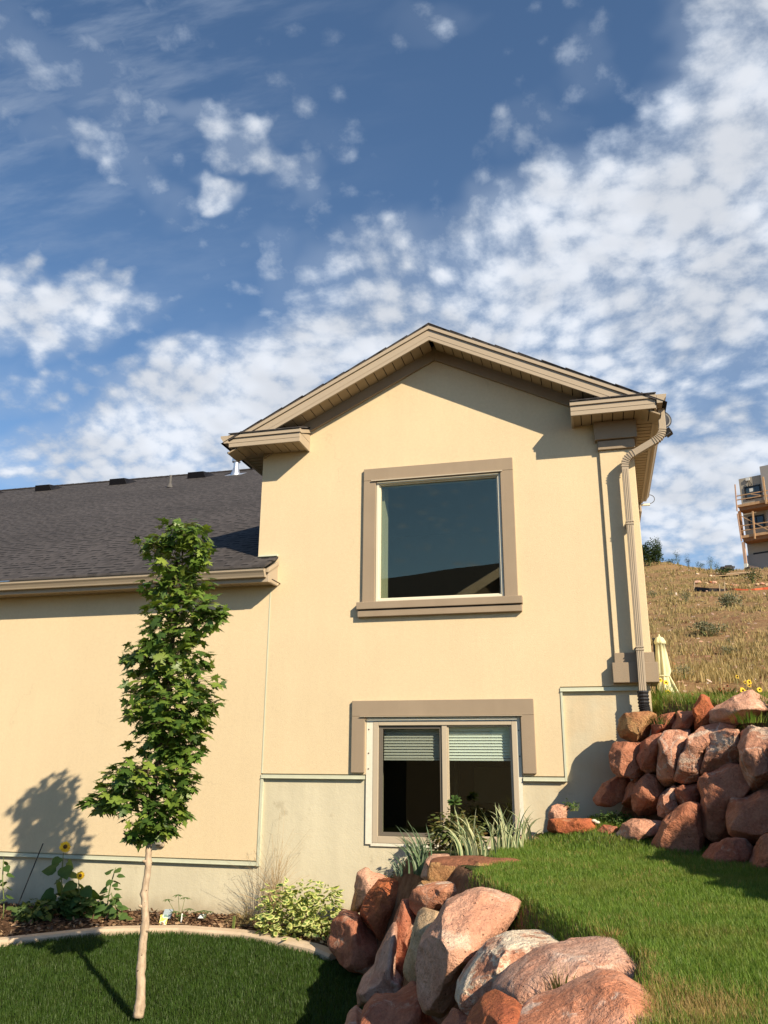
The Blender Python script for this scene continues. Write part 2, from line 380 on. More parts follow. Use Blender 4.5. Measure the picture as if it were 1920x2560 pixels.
# rake boards: lower broad board and upper cove, then shingles
OV = .415; XL, XR = -4.66, .915
def rake(z0, z1, zc=EAVE_Z + .2):
    a, b_ = (z0 - zc) / PIT, (z1 - zc) / PIT; m_ = XR - CXG
    if b_ > m_: return [(CXG, z0), (CXG + a, zc), (CXG + m_, zc), (CXG + m_, z1 - m_ * PIT), (CXG, z1), (CXG - m_, z1 - m_ * PIT), (CXG - m_, zc), (CXG - a, zc)]
    return [(CXG, z0), (CXG + a, zc), (CXG + b_, zc), (CXG, z1), (CXG - b_, zc), (CXG - a, zc)]
roof = None
m = MB()
for xo, sg in ((XL, -1), (XR, 1)):
    a, b_ = zt(xo, 7.34), 7.34; hx = (CXG, 7.34); yy0, yy1 = -OV - .027, 6.35
    pts = [(CXG, 7.255), (xo, zt(xo, 7.255)), (xo, zt(xo, 7.272)), (CXG, 7.272)]
    m.prism(pts if sg > 0 else pts[::-1], yy0, yy1)
groof = m.build('roof', M['shingle'], house)
groof['label'] = 'dark shingled gable roof over the tall front bay'
m = MB()
m.prism(rake(7.045, 7.20), -OV, -OV + .03)
fas = m.build('rake_board', M['fascia'], house, bevel=.003)
m = MB(); m.prism(rake(7.201, 7.254, EAVE_Z + .182), -OV - .022, -OV + .03)
m.prism(rake(7.098, 7.103), -OV - .004, -OV - .0005)
m.build('rake_moulding', M['fascia'], house, bevel=.004)
# uneven shingle butts sticking past the rake
m = MB(); rnd = random.Random(4)
for sg in (-1, 1):
    L = 0.
    while L < 2.75:
        x0 = CXG + sg * L; x1 = CXG + sg * (L + .29); pr = rnd.uniform(.0, .012)
        for (za, zb) in ((7.2725, 7.281),):
            m.add([(x0, -OV - .029 - pr * .7, zt(x0, za)), (x1, -OV - .029 - pr * .7, zt(x1, za)), (x1, -OV - .029 - pr * .7, zt(x1, zb - .008)), (x0, -OV - .029 - pr * .7, zt(x0, zb + .006)),
                   (x0, .6, zt(x0, za)), (x1, .6, zt(x1, za)), (x1, .6, zt(x1, zb - .008)), (x0, .6, zt(x0, zb + .006))],
                  [(0, 1, 2, 3), (4, 5, 6, 7), (0, 1, 5, 4), (3, 2, 6, 7), (0, 3, 7, 4), (1, 2, 6, 5)])
        L += .29
m.build('starter_shingles', M['shingle_edge'], groof)
# rake soffit planks (running across the overhang)
def sof_planks(mb, dark, a, b_, y0, y1, top, n):
    pass
m = MB(); g = MB()
for sg in (-1, 1):
    L = .03
    while L < 2.7:
        x0 = CXG + sg * L; x1 = CXG + sg * (L + .115)
        for mb, (q0, q1), dz in ((m, (x0, x1), 0.), (g, (x1, x1 + sg * .012), .012)):
            za = 7.095
            mb.add([(q0, -OV + .031, zt(q0, za) + dz), (q1, -OV + .031, zt(q1, za) + dz), (q1, -.0455, zt(q1, za) + dz), (q0, -.0455, zt(q0, za) + dz),
                    (q0, -OV + .031, zt(q0, za + .02) + dz), (q1, -OV + .031, zt(q1, za + .02) + dz), (q1, -.0455, zt(q1, za + .02) + dz), (q0, -.0455, zt(q0, za + .02) + dz)],
                   [(0, 1, 2, 3), (4, 5, 6, 7), (0, 1, 5, 4), (3, 2, 6, 7), (0, 3, 7, 4), (1, 2, 6, 5)])
        L += .127
m.cm = 1; m.add(g.v, g.f)
m.build('rake_soffit', [M['soffit'], M['dark_gap']], house)
# boxed eave returns
def ret(xa, xb, name):
    """xa outer end, xb inner end"""
    lo, hi = min(xa, xb), max(xa, xb)
    r = MB(); r.box(lo, hi, -OV, -OV + .03, EAVE_Z, EAVE_Z + .125)
    yb_ = -.0005
    if xb > xa: r.box(hi - .03, hi, -OV + .0305, yb_, EAVE_Z, EAVE_Z + .125)
    else: r.box(lo, lo + .03, -OV + .0305, yb_, EAVE_Z, EAVE_Z + .125)
    rr = r.build('cornice_return', M['fascia'], house, bevel=.003)
    r = MB(); r.box(lo - .004, hi + .012, -OV - .02, -OV + .03, EAVE_Z + .127, EAVE_Z + .178)
    if xb > xa: r.add(*_slope_cap(hi - .03, hi + .014, EAVE_Z + .127, EAVE_Z + .178))
    r.box(lo, hi, -OV - .005, -OV - .0005, EAVE_Z + .058, EAVE_Z + .063)
    r.build('moulding', M['fascia'], rr, bevel=.004)
    r = MB(); x_ = lo + .001
    g_ = MB()
    while x_ < hi - .03:
        x2 = min(x_ + .115, hi - .031); r.box(x_, x2, -OV + .031, -.001, EAVE_Z + .018, EAVE_Z + .03)
        g_.box(x2, x2 + .012, -OV + .031, -.001, EAVE_Z + .03, EAVE_Z + .04); x_ += .127
    r.cm = 1; r.add(g_.v, g_.f); r.build('soffit', [M['soffit'], M['dark_gap']], rr)
    # small shingled top sloping up to the wall, with a ragged front edge
    r = MB(); z0 = EAVE_Z + .181; up = .21
    r.add([(lo, -OV - .035, z0), (hi + .01, -OV - .035, z0), (hi + .01, -.046, z0 + .15), (lo, -.046, z0 + .15),
           (lo, -OV - .035, z0 + .014), (hi + .01, -OV - .035, z0 + .014), (hi + .01, -.046, z0 + .17), (lo, -.046, z0 + .17)],
          [(0, 3, 2, 1), (4, 5, 6, 7), (0, 1, 5, 4), (1, 2, 6, 5), (2, 3, 7, 6), (3, 0, 4, 7)])
    r.box(lo, hi + .006, -OV - .02, -OV + .2, z0 + .015, z0 + .021)
    r.build('shingle_cap', M['shingle'], rr)
    return rr
def _slope_cap(x0, x1, z0, z1):
    s = .15 / .37
    return ([(x0, -OV + .031, z0), (x1, -OV + .031, z0), (x1, -.002, z0 + .15), (x0, -.002, z0 + .15),
             (x0, -OV + .031, z1), (x1, -OV + .031, z1), (x1, -.002, z1 + .15), (x0, -.002, z1 + .15)],
            [(0, 1, 2, 3), (4, 5, 6, 7), (0, 1, 5, 4), (3, 2, 6, 7), (0, 3, 7, 4), (1, 2, 6, 5)])
ret(XL, -3.635, 'l'); ret(XR - .01, -.1, 'r')
m = MB(); m.add([(-3.668, -OV + .033, 5.90), (-3.636, -OV + .033, 5.90), (-3.636, -.002, 5.90), (-3.668, -.002, 5.90), (-3.668, -.002, 6.02), (-3.636, -.002, 6.02)],
      [(0, 1, 2, 3), (3, 2, 5, 4), (0, 1, 5, 4), (0, 3, 4), (1, 2, 5)])
m.build('return_cheek', M['fascia'], house)
# side eaves: fascia, soffit, gutters
def gutter_profile():   # (out, up) K-style, outward from fascia
    return [(0, 0), (.062, 0), (.07, .02), (.088, .05), (.11, .075), (.115, .11), (.108, .11), (.104, .08), (.08, .056), (.06, .03), (.055, .008), (.004, .008), (0, .11), (-.003, .11), (-.003, 0)]
def gutter_y(mb, xf, sg, y0, y1, z):     # running along y, outward sg in x
    pr = [(xf + sg * a, z + b_) for a, b_ in gutter_profile()]
    mb.prism(pr, y0, y1)
    mb.prism([(xf, z), (xf + sg * .062, z), (xf + sg * .088, z + .05), (xf + sg * .11, z + .075), (xf + sg * .115, z + .11), (xf, z + .11)], y0 - .002, y0 + .0)
m = MB(); gutter_y(m, XR + .003, 1, -OV - .02, 3.55, EAVE_Z + .055); m.build('gutter', M['fascia'], house)
m = MB(); gutter_y(m, XL - .003, -1, -OV - .02, 3.5, EAVE_Z + .055); m.build('gutter', M['fascia'], house)
m = MB(); m.box(XR - .03, XR, -OV + .031, 3.45, EAVE_Z - .001, EAVE_Z + .17); m.build('eave_fascia', M['fascia'], house, bevel=.003)
m = MB(); m.box(XL, XL + .03, -OV + .031, 3.45, EAVE_Z - .001, EAVE_Z + .17); m.build('eave_fascia', M['fascia'], house, bevel=.003)
m = MB(); m.box(.86, .89, 3.452, 4.9, EAVE_Z - .14, EAVE_Z + .02); m.box(HX1 + .002, .859, 4.87, 4.9, EAVE_Z - .14, EAVE_Z + .02)
m.build('eave_fascia', M['fascia'], house, bevel=.003)
m = MB(); g = MB()
def side_soffit(xa, xb, y0, y1, z):
    y = y0
    while y < y1:
        m.box(xa, xb, y, min(y + .092, y1), z + .018, z + .03); g.box(xa, xb, y + .0921, y + .1119, z + .029, z + .04); y += .112
for a_ in ((HX1 + .001, XR - .031, -.0005, 3.45, EAVE_Z), (XL + .031, HX0 - .001, -.0005, 3.4, EAVE_Z), (HX1 + .001, .859, 3.452, 4.869, EAVE_Z - .14)):
    m = MB(); g = MB(); side_soffit(*a_); m.cm = 1; m.add(g.v, g.f); m.build('eave_soffit', [M['soffit'], M['dark_gap']], house)
m = MB(); m.tube([(XR + .09, 3.56, 5.92)] + [(XR + .12 + .08 * math.sin(a_), 3.58, 5.87 + .075 * math.cos(a_)) for a_ in np.linspace(-.4, 3.0, 9)] + [(XR, 3.57, 5.77), (HX1 + .02, 3.56, 5.75)], .006, 6)
m.build('loose_cable', M['lead'], house, smooth=True)
m = MB(); m.box(XR - .12, XR + .12, 3.552, 3.59, 5.76, 5.79); m.box(HX1, HX1 + .12, 3.45, 3.6, 5.70, 5.765); m.build('gutter_hanger', M['white_strip'], house)
# main wing roof
wz = lambda y: 4.09 + .5 * (y + .44)
m = MB()
def slab(mb, x0, x1, y0, y1, th=.03):
    mb.add([(x0, y0, wz(y0) - th), (x1, y0, wz(y0) - th), (x1, y1, wz(y1) - th), (x0, y1, wz(y1) - th), (x0, y0, wz(y0)), (x1, y0, wz(y0)), (x1, y1, wz(y1)), (x0, y1, wz(y1))],
           [(0, 3, 2, 1), (4, 5, 6, 7), (0, 1, 5, 4), (1, 2, 6, 5), (2, 3, 7, 6), (3, 0, 4, 7)])
slab(m, WX - .4, -4.03, -.44, -.001); slab(m, WX - .4, HX0 - .001, 0., 12.); slab(m, HX0, .55, 3.3, 12.)
RZ = wz(12.)
m.add([(WX - .4, 12.001, RZ - .03), (.55, 12.001, RZ - .03), (.55, 23.6, RZ - 5.83), (WX - .4, 23.6, RZ - 5.83), (WX - .4, 12.001, RZ), (.55, 12.001, RZ), (.55, 23.6, RZ - 5.8), (WX - .4, 23.6, RZ - 5.8)],
      [(0, 3, 2, 1), (4, 5, 6, 7), (0, 1, 5, 4), (1, 2, 6, 5), (2, 3, 7, 6), (3, 0, 4, 7)])
wroof = m.build('roof', M['shingle'], house); wroof['label'] = 'long dark brown shingled roof over the low wing'
m = MB(); x = WX
rnd = random.Random(9)
while x < .5:   # ridge cap tabs
    m.obox((x + .13, 11.93, RZ - .02 + rnd.uniform(0, .004)), (.125, 0, .004), (0, .13, .065), (0, -.003, .006)); x += .2
m.build('ridge_cap', M['shingle_edge'], wroof)
VENTM = mat('black_vent', color=(.006, .006, .009), rough=.6)
for vx in (-18.7, -16.57, -13.97, -11.37):
    m = MB(); c = Vector((vx + .3, 10.95, wz(10.95)))
    e1 = Vector((1, 0, 0)); e2 = Vector((0, .8944, .4472)); e3 = Vector((0, -.4472, .8944))
    vs = [c - e1 * .3 - e2 * .20, c + e1 * .3 - e2 * .20, c + e1 * .38 + e2 * .28, c - e1 * .38 + e2 * .28,
          c - e1 * .25 - e2 * .2 + e3 * .19, c + e1 * .25 - e2 * .2 + e3 * .19, c + e1 * .28 + e2 * .12 + e3 * .1, c - e1 * .28 + e2 * .12 + e3 * .1]
    m.add(vs, [(0, 1, 5, 4), (1, 2, 6, 5), (2, 3, 7, 6), (3, 0, 4, 7), (4, 5, 6, 7)])
    m.build('roof_vent', VENTM, wroof, bevel=.01)
pb = (-10.9, 9.0, wz(9.0))
m = MB(); m.tube([pb, (pb[0], pb[1], pb[2] + .34)], .04, 10); m.tube([(pb[0], pb[1], pb[2] - .02), (pb[0], pb[1], pb[2] + .1)], [.09, .045], 10); m.build('vent_pipe', M['lead'], wroof, smooth=False)
fb = Vector((-9.88, 10.9, wz(10.9)))
m = MB(); m.tube([fb + Vector((0, 0, -.1)), fb + Vector((0, 0, .02)), fb + Vector((0, 0, .10)), fb + Vector((0, 0, .18)), fb + Vector((0, 0, .19)), fb + Vector((0, 0, .40))], [.14, .13, .105, .085, .075, .075], 20)
m.tube([fb + Vector((0, 0, .36)), fb + Vector((0, 0, .38)), fb + Vector((0, 0, .48)), fb + Vector((0, 0, .50))], [.08, .125, .125, .07], 20)
m.obox(fb + Vector((0, 0, .0)), (.26, 0, 0), (0, .2, .1), (0, -.002, .004))
m.build('flue', M['galv'], wroof, smooth=False)
# wing eave: gutter, fascia, soffit with end box
WZ = 3.895
m = MB(); m.box(WX - .35, -4.05, -.31, -.285, WZ, WZ + .165)
m.add([(-4.05, -.31, WZ), (-4.028, -.31, WZ), (-4.028, -.001, WZ), (-4.05, -.001, WZ), (-4.05, -.31, WZ + .16), (-4.028, -.31, WZ + .16), (-4.028, -.001, WZ + .33), (-4.05, -.001, WZ + .33)],
      [(0, 1, 2, 3), (4, 5, 6, 7), (0, 1, 5, 4), (3, 2, 6, 7), (0, 3, 7, 4), (1, 2, 6, 5)])
wf = m.build('eave_fascia', M['fascia'], house, bevel=.003)
m = MB(); m.add([(-4.052, -.345, WZ + .168), (-4.012, -.345, WZ + .168), (-4.012, -.001, WZ + .34), (-4.052, -.001, WZ + .34), (-4.052, -.345, WZ + .118), (-4.012, -.345, WZ + .118), (-4.012, -.001, WZ + .29), (-4.052, -.001, WZ + .29)],
      [(0, 1, 2, 3), (4, 5, 6, 7), (0, 1, 5, 4), (3, 2, 6, 7), (0, 3, 7, 4), (1, 2, 6, 5)]); m.build('rake_moulding', M['fascia'], wf, bevel=.004)
m = MB(); pr = gutter_profile()
vs = []; 
for xx in (WX - .35, -4.06): vs += [(xx, -.311 - a, WZ + .055 + b_) for a, b_ in pr]
n_ = len(pr); fs = [(i, (i + 1) % n_, (i + 1) % n_ + n_, i + n_) for i in range(n_)] + [tuple(range(n_)), tuple(range(2 * n_ - 1, n_ - 1, -1))]
m.add(vs, fs); m.add([(-4.058, -.311 - a, WZ + .055 + b_) for a, b_ in [(0, 0), (.062, 0), (.088, .05), (.11, .075), (.115, .11), (0, .11)]], [(0, 1, 2, 3, 4, 5)])
m.build('gutter', M['fascia'], house)
m = MB(); g = MB(); x = WX
while x < -4.06:
    m.box(x, min(x + .115, -4.051), -.284, -.001, WZ + .018, WZ + .03); g.box(x + .1152, x + .1268, -.284, -.001, WZ + .031, WZ + .04); x += .127
m.cm = 1; m.add(g.v, g.f); m.build('eave_soffit', [M['soffit'], M['dark_gap']], house)
m = MB(); m.box(-4.30, -4.03, -.03, -.001, 4.285, 4.33); m.box(-4.30, -4.03, -.06, -.03, 4.30, 4.306); m.build('step_flashing', M['zflash'], house)

# ------------------------------------------------------------------ windows
upw = MB(); upw.box(-2.845, -2.68, -.042, -.0005, 3.622, 5.262); upw.box(-1.03, -.868, -.042, -.0005, 3.622, 5.262); upw.box(-2.845, -.868, -.042, -.0005, 5.2625, 5.432)
def window(name, label): return MB
f = MB(); f.box(-2.675, -2.64, -.012, .09, 3.63, 5.25); f.box(-1.07, -1.035, -.012, .09, 3.63, 5.25); f.box(-2.6395, -1.0705, -.012, .09, 3.63, 3.665); f.box(-2.6395, -1.0705, -.012, .09, 5.215, 5.25)
win = f.build('window', M['vinyl'], house, bevel=.004); win['label'] = 'large single pane upper window with a brown stucco surround'
f = MB(); f.box(-2.639, -2.622, .02, .075, 3.666, 5.214); f.box(-1.088, -1.071, .02, .075, 3.666, 5.214); f.box(-2.6215, -1.0885, .02, .075, 3.666, 3.68); f.box(-2.6215, -1.0885, .02, .075, 5.2, 5.214); f.build('frame', M['vinyl'], win)
f = MB(); f.box(-2.621, -1.089, .046, .05, 3.681, 5.199); f.build('pane', M['glass_up'], win)
upw.build('surround', M['trim'], win, bevel=.006)
f = MB(); f.box(-2.905, -.815, -.095, -.0005, 3.528, 3.6215); f.box(-2.895, -.825, -.07, -.0005, 3.435, 3.516); f.build('sill', M['trim'], win, bevel=.006)
f = MB(); f.box(-2.89, -.83, -.055, -.0005, 3.5162, 3.5278); f.build('sill_seam', M['dark_gap'], win)
f = MB(); f.box(-2.735, -1.0, -.062, -.0425, 5.255, 5.262); f.box(-2.735, -1.0, -.0624, -.0618, 5.247, 5.262); f.build('drip_cap', M['vinyl_tan'], win)
# lower slider
f = MB(); f.box(-2.955, -2.79, -.042, -.0005, 1.553, 2.212); f.box(-.898, -.742, -.042, -.0005, 1.56, 2.212); f.box(-2.955, -.742, -.042, -.0005, 2.2125, 2.40)
lw = MB(); lw.box(-2.692, -2.625, -.0, .10, .77, 2.155); lw.box(-1.012, -.955, -.0, .10, .77, 2.155); lw.box(-2.6245, -1.0125, -.0, .10, .77, .845); lw.box(-2.6245, -1.0125, -.0, .10, 2.105, 2.155)
lwin = lw.build('window', M['vinyl_tan'], house, bevel=.004); lwin['label'] = 'wide sliding basement window with half drawn white blinds'
f.build('surround', M['trim'], lwin, bevel=.006)
f = MB(); f.box(-2.845, -.875, -.064, -.0425, 2.204, 2.211); f.build('drip_cap', M['vinyl_tan'], lwin)
f = MB(); f.box(-2.775, -2.6935, .004, .02, .755, 2.2); f.box(-.9535, -.91, .004, .02, .9, 2.2); f.box(-2.6935, -.9545, .004, .02, 2.156, 2.2); f.box(-2.71, -.95, .0045, .027, .735, .769)
ns = f.build('nailing_strip', M['white_strip'], lwin)
for (x, z) in ((-2.745, 2.06), (-2.745, 1.78), (-2.745, 1.6), (-.93, 2.04), (-.93, 1.75)): f = MB(); f.tube([(x, .0039, z), (x, -.001, z)], .009, 8); f.build('screw', M['screen_frame'], ns)
f = MB(); f.box(-1.845, -1.785, .012, .06, .8455, 2.1045); f.build('mullion', M['vinyl_tan'], lwin, bevel=.003)
f = MB()
for (a, b_, c, d) in ((-2.622, -2.575, .848, 2.102), (-1.875, -1.846, .848, 2.102), (-2.5745, -1.8755, .848, .89), (-2.5745, -1.8755, 2.066, 2.102)): f.box(a, b_, .03, .05, c, d)
f.build('screen_frame', M['screen_frame'], lwin, bevel=.002)
f = MB()
for (a, b_, c, d) in ((-1.784, -1.765, .848, 2.102), (-1.04, -1.0135, .848, 2.102), (-1.7645, -1.0405, .848, .87), (-1.7645, -1.0405, 2.085, 2.102)): f.box(a, b_, .03, .06, c, d)
f.build('sash', M['vinyl_tan'], lwin, bevel=.002)
f = MB(); f.box(-2.574, -1.876, .038, .042, .891, 2.065); p1 = f.build('pane', M['glass_screen'], lwin); p1['label'] = 'left pane behind a dark insect screen'
f = MB(); f.box(-1.764, -1.041, .043, .047, .871, 2.084); f.build('pane', M['glass'], lwin)
for (a, b_) in ((-2.58, -1.86), (-1.78, -1.03)):
    f = MB(); f.box(a, b_, .10, .14, 2.04, 2.10)
    z = 2.02
    while z > 1.735:
        f.obox(((a + b_) / 2, .12, z), ((b_ - a) / 2, 0, 0), (0, .011, .019), (0, .0009, -.0006)); z -= .034
    f.box(a, b_, .105, .135, 1.70, 1.722)
    f.build('blind', M['blind'], lwin)
# rooms behind the glass
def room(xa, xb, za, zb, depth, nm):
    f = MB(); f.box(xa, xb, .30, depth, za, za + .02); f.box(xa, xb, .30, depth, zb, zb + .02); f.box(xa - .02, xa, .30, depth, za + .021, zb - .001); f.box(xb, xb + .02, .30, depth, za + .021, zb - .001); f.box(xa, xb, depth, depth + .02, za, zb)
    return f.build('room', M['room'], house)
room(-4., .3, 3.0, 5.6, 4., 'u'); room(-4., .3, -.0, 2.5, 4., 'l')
f = MB(); f.box(-2.74, -2.605, .165, .36, 3.6, 5.3); f.box(-1.07, -.98, .165, .29, 3.6, 5.3); f.box(-2.639, -1.071, .165, .29, 3.56, 3.625); f.box(-2.639, -1.071, .165, .29, 5.256, 5.3)
f.build('reveal', mat('pale_green_reveal', color=(.50, .50, .34), rough=.8), win)
f = MB(); f.box(-2.75, -2.63, .255, .29, .7, 2.25); f.box(-1.01, -.9, .255, .29, .7, 2.25); f.box(-2.629, -1.011, .255, .4, .78, .83); f.box(-2.629, -1.011, .255, .29, 2.16, 2.2); f.build('reveal', M['vinyl'], lwin)
f = MB(); f.box(-3.9, -3.2, .31, .34, 2.95, 5.59); f.box(-.6, .2, .31, .34, 2.95, 5.59)
f = MB(); f.box(-2.25, -2.19, 3.2, 3.4, .1, 2.4); f.box(-1.95, -1.2, 3.3, 3.5, 1.1, 1.62); f.build('room_furniture', M['room_wall'], lwin)
f = MB()
for x in (-2.42, -2.2): f.tube([(x, .30, .831), (x, .30, .86)], [.05, .075], 14)
f.build('sill_dish', M['blind'], lwin)

# ------------------------------------------------------------------ pilaster at the right corner
m = MB(); m.box(.215, HX1 + .035, -.036, -.0005, 2.902, 5.42); m.box(HX1 + .0005, HX1 + .035, 0., .4, 2.902, 5.42)
pil = m.build('pilaster', M['stucco'], house, bevel=.006)
m = MB(); m.box(.2, HX1 + .055, -.075, -.0005, 5.421, 5.532); m.box(.2, HX1 + .04, -.065, -.0005, 5.533, 5.545); m.box(.168, HX1 + .09, -.105, -.0005, 5.546, 5.785)
m.box(HX1 + .0005, HX1 + .055, 0., .42, 5.421, 5.545); m.box(HX1 + .0005, HX1 + .09, 0., .45, 5.546, 5.785); m.build('capital', M['trim'], pil, bevel=.006)
m = MB(); m.box(.208, HX1 + .06, -.08, -.0005, 2.788, 2.901); m.box(.177, HX1 + .09, -.115, -.0005, 2.56, 2.787)
m.box(HX1 + .0005, HX1 + .06, 0., .42, 2.788, 2.901); m.box(HX1 + .0005, HX1 + .09, 0., .45, 2.56, 2.787); m.build('plinth', M['trim'], pil, bevel=.006)

# ------------------------------------------------------------------ downspout
ds = MB(); DY = -.165
pts = [(.985, -.33, 5.83), (.985, -.33, 5.56)]
def arc(p0, p1, p2, n=7):
    out = []
    for i in range(n + 1):
        t = i / n; a = Vector(p0).lerp(Vector(p1), t); b_ = Vector(p1).lerp(Vector(p2), t); out.append(tuple(a.lerp(b_, t)))
    return out
a1 = arc((.968, -.22, 5.56), (.960, -.22, 5.46), (.86, -.21, 5.42)); a2 = arc((.62, -.18, 5.30), (.50, -.165, 5.255), (.50, DY, 5.14))
path = [(.972, -.22, 5.83), (.972, -.22, 5.62)] + a1 + a2 + [(.50, DY, 4.45), (.497, DY, 3.6), (.493, DY, 2.96), (.488, DY, 2.52), (.486, DY, 2.40)]
ds.rtube(path, .040, .034)
dsp = ds.build('downspout', M['fascia'], house, bevel=.004)
for arc_ in (a1, a2):
    m = MB()
    for i in range(0, 8):
        p = Vector(arc_[i]); d = (Vector(arc_[min(i + 1, 7)]) - Vector(arc_[max(i - 1, 0)])).normalized()
        m.rtube([p - d * .005, p + d * .005], .046, .040)
    m.build('elbow_rib', M['fascia'], dsp)
m = MB()
for i in range(3):
    x = .50 - .02 + i * .02
    m.add([(x - .004, DY - .0342, 5.1), (x + .004, DY - .0342, 5.1), (x + .004 - .012, DY - .0342, 2.45), (x - .004 - .012, DY - .0342, 2.45), (x - .002, DY - .0385, 5.1), (x + .002, DY - .0385, 5.1), (x - .010, DY - .0385, 2.45), (x - .014, DY - .0385, 2.45)],
          [(0, 3, 2, 1), (4, 5, 6, 7), (0, 1, 5, 4), (1, 2, 6, 5), (2, 3, 7, 6), (3, 0, 4, 7)])
m.build('ribbing', M['fascia'], dsp)
for (x, z) in ((.5, 4.42), (.492, 2.93)):
    m = MB()
    for dz in (-.02, .012): m.box(x - .047, x + .047, DY - .042, -.04, z + dz, z + dz + .012)
    m.box(x - .052, x + .052, -.044, -.037, z - .03, z + .03)
    m.build('bracket', M['fascia'], dsp, bevel=.003)
m = MB(); p = [(.486, DY, 2.46), (.486, DY, 2.3), (.50, DY - .02, 2.2), (.53, DY - .05, 2.08)]; N = 26; pp = []; rr = []
for i in range(N + 1):
    t = i / N * 3; k = min(int(t), 2); q = Vector(p[k]).lerp(Vector(p[k + 1]), t - k); pp.append(q); rr.append(.066 if i % 2 else .055)
m.tube(pp, rr, 16); m.build('drain_boot', M['black'], dsp, smooth=False)

# ------------------------------------------------------------------ things fixed to the house
dish = empty('satellite_dish', (1.03, .62, 5.95), 'dark round satellite dish on the roof edge behind the downspout', 'satellite dish')
m = MB(); dc = Vector(at(1652, 1051, .62)); dn = Vector((.25, -.9, .2)).normalized(); u = dn.cross(Vector((0, 0, 1))).normalized(); v = u.cross(dn)
vs = [dc]; fs = []
for r_ in range(1, 5):
    for k in range(24):
        t = 2 * math.pi * k / 24; rr_ = r_ / 4 * .135; vs.append(dc + (u * math.cos(t) + v * math.sin(t) * 1.05) * rr_ + dn * (rr_ ** 2 * 1.2))
for k in range(24): fs.append((0, 1 + k, 1 + (k + 1) % 24))
for r_ in range(3):
    for k in range(24): a, b_ = 1 + r_ * 24 + k, 1 + r_ * 24 + (k + 1) % 24; fs.append((a, b_, b_ + 24, a + 24))
m.add(vs, fs); o = m.build('reflector', M['black'], dish, smooth=True); md = o.modifiers.new('s', 'SOLIDIFY'); md.thickness = .012
m = MB(); rc = at(1671, 1081, .40); m.tube([dc - v * .13, dc - v * .16 + dn * .1, rc], .010, 6); m.build('arm', M['lead'], dish)
m = MB(); m.obox(rc, (.035, -.01, .02), (.01, .05, 0), (-.018, 0, .035)); m.obox(rc + np.array([-.02, -.05, -.05]), (.035, 0, .02), (0, .02, 0), (-.006, 0, .01)); m.build('receiver', M['black'], dish, bevel=.006)
m = MB(); m.tube([dc, (1.0, .70, 5.93), (.93, .72, 5.98)], .02, 8); m.build('bracket', M['lead'], dish)
ob = at(398, 2092, -.06)
m = MB(); m.box(ob[0] - .065, ob[0] + .065, -.05, -.0005, ob[2] - .12, ob[2] + .09)
o = m.build('outlet_box', M['fascia'], None, bevel=.02, seg=3); tag(o, 'tan weatherproof outlet box on the stucco wall behind the young tree trunk', 'outlet box')
m = MB(); m.box(ob[0] - .042, ob[0] + .042, -.085, -.0505, ob[2] - .095, ob[2] + .05)
m.build('cover', mat('clear_smoked_cover', color=(.32, .29, .24), rough=.15, spec=.6), o, bevel=.018, seg=3)
# ================================================================== ground
YB = np.array([-16, -10, -8, -7, -6, -5, -4, -3, -2, -1, 0.])
B1 = np.array([1.4, .7, .0, -.25, -.15, -.55, -1.0, -1.4, -1.85, -2.35, -2.6])
YC = np.array([-16, -8, -5.6, -3.5, -2.6, -2, -1.3, -1, -.5, 0.]); B2 = np.array([4.6, 2.7, 1.98, 1.58, 1.42, 1.3, .98, .74, .36, .12])
def b1(y): return np.interp(y, YB, B1)
def b2(y): return np.interp(y, YC, B2)
def lowz(y): return np.interp(y, [-20, -10, -7, -4, -2.6, -1.6, -.95, 0], [-.1, -.2, -.5, -.56, -.48, -.28, -.17, -.13])
HK_Y = [-20, -1.5, 1, 6, 8, 10, 20, 40, 60, 75, 82, 400]; HK_Z = [2.35, 2.2, 2.42, 2.6, 2.9, 3.3, 5.25, 11., 16.8, 21.7, 22.2, 24.]
def H(x, y):
    x = np.asarray(x, float); y = np.asarray(y, float)
    near = np.clip(.36 + .3 * (x + 2.6), .3, 1.1); w_ = sstep(y, -1.8, -.3)
    U = w_ * near + (1 - w_) * .87
    L = lowz(y); s1 = sstep(x - b1(y), -.3, .3); s2 = np.clip((x - b2(y)) / .6, 0, 1)
    Tz = np.interp(y, HK_Y, HK_Z)
    far = sstep(y, 9., 16.)
    Tz = Tz - sstep(y, 30., 75.) * .25 + far * (.35 * perlin(np.stack([x * .22, y * .22, x * 0], -1).reshape(-1, 3)).reshape(x.shape) + .12 * perlin(np.stack([x * .9, y * .9, x * 0 + 3], -1).reshape(-1, 3)).reshape(x.shape))
    crest = sstep(y, 60., 78.); Tz = Tz + crest * (-.62 - .10 * (x - 8.) - .4 * np.cos(x * .5))
    up = L * (1 - s1) + U * s1
    return up * (1 - s2) + Tz * s2
CBX = np.array([-12., -9, -6.6, -5.6, -4.72, -3.9, -2.95, -2.5]); CBY = np.array([-3.2, -2.2, -1.4, -.92, -.66, -.70, -1.02, -1.3])
def grid(name, xs, ys, mask, mt, dz=0., rough=0.):
    X, Y = np.meshgrid(xs, ys); Z = H(X, Y) + dz
    if rough: Z = Z + rough * fbm(np.stack([X * 6, Y * 6, X * 0], -1).reshape(-1, 3), 4, .6).reshape(X.shape)
    V = np.stack([X, Y, Z], -1).reshape(-1, 3); n, m_ = len(ys), len(xs)
    i = np.arange(n - 1)[:, None] * m_ + np.arange(m_ - 1)[None, :]
    F = np.stack([i, i + 1, i + m_ + 1, i + m_], -1).reshape(-1, 4)
    cx = V[F].mean(1); F = F[mask(cx[:, 0], cx[:, 1])]
    used = np.unique(F); re = -np.ones(len(V), int); re[used] = np.arange(len(used))
    return npmesh(name, V[used], re[F], mt, smooth=True)
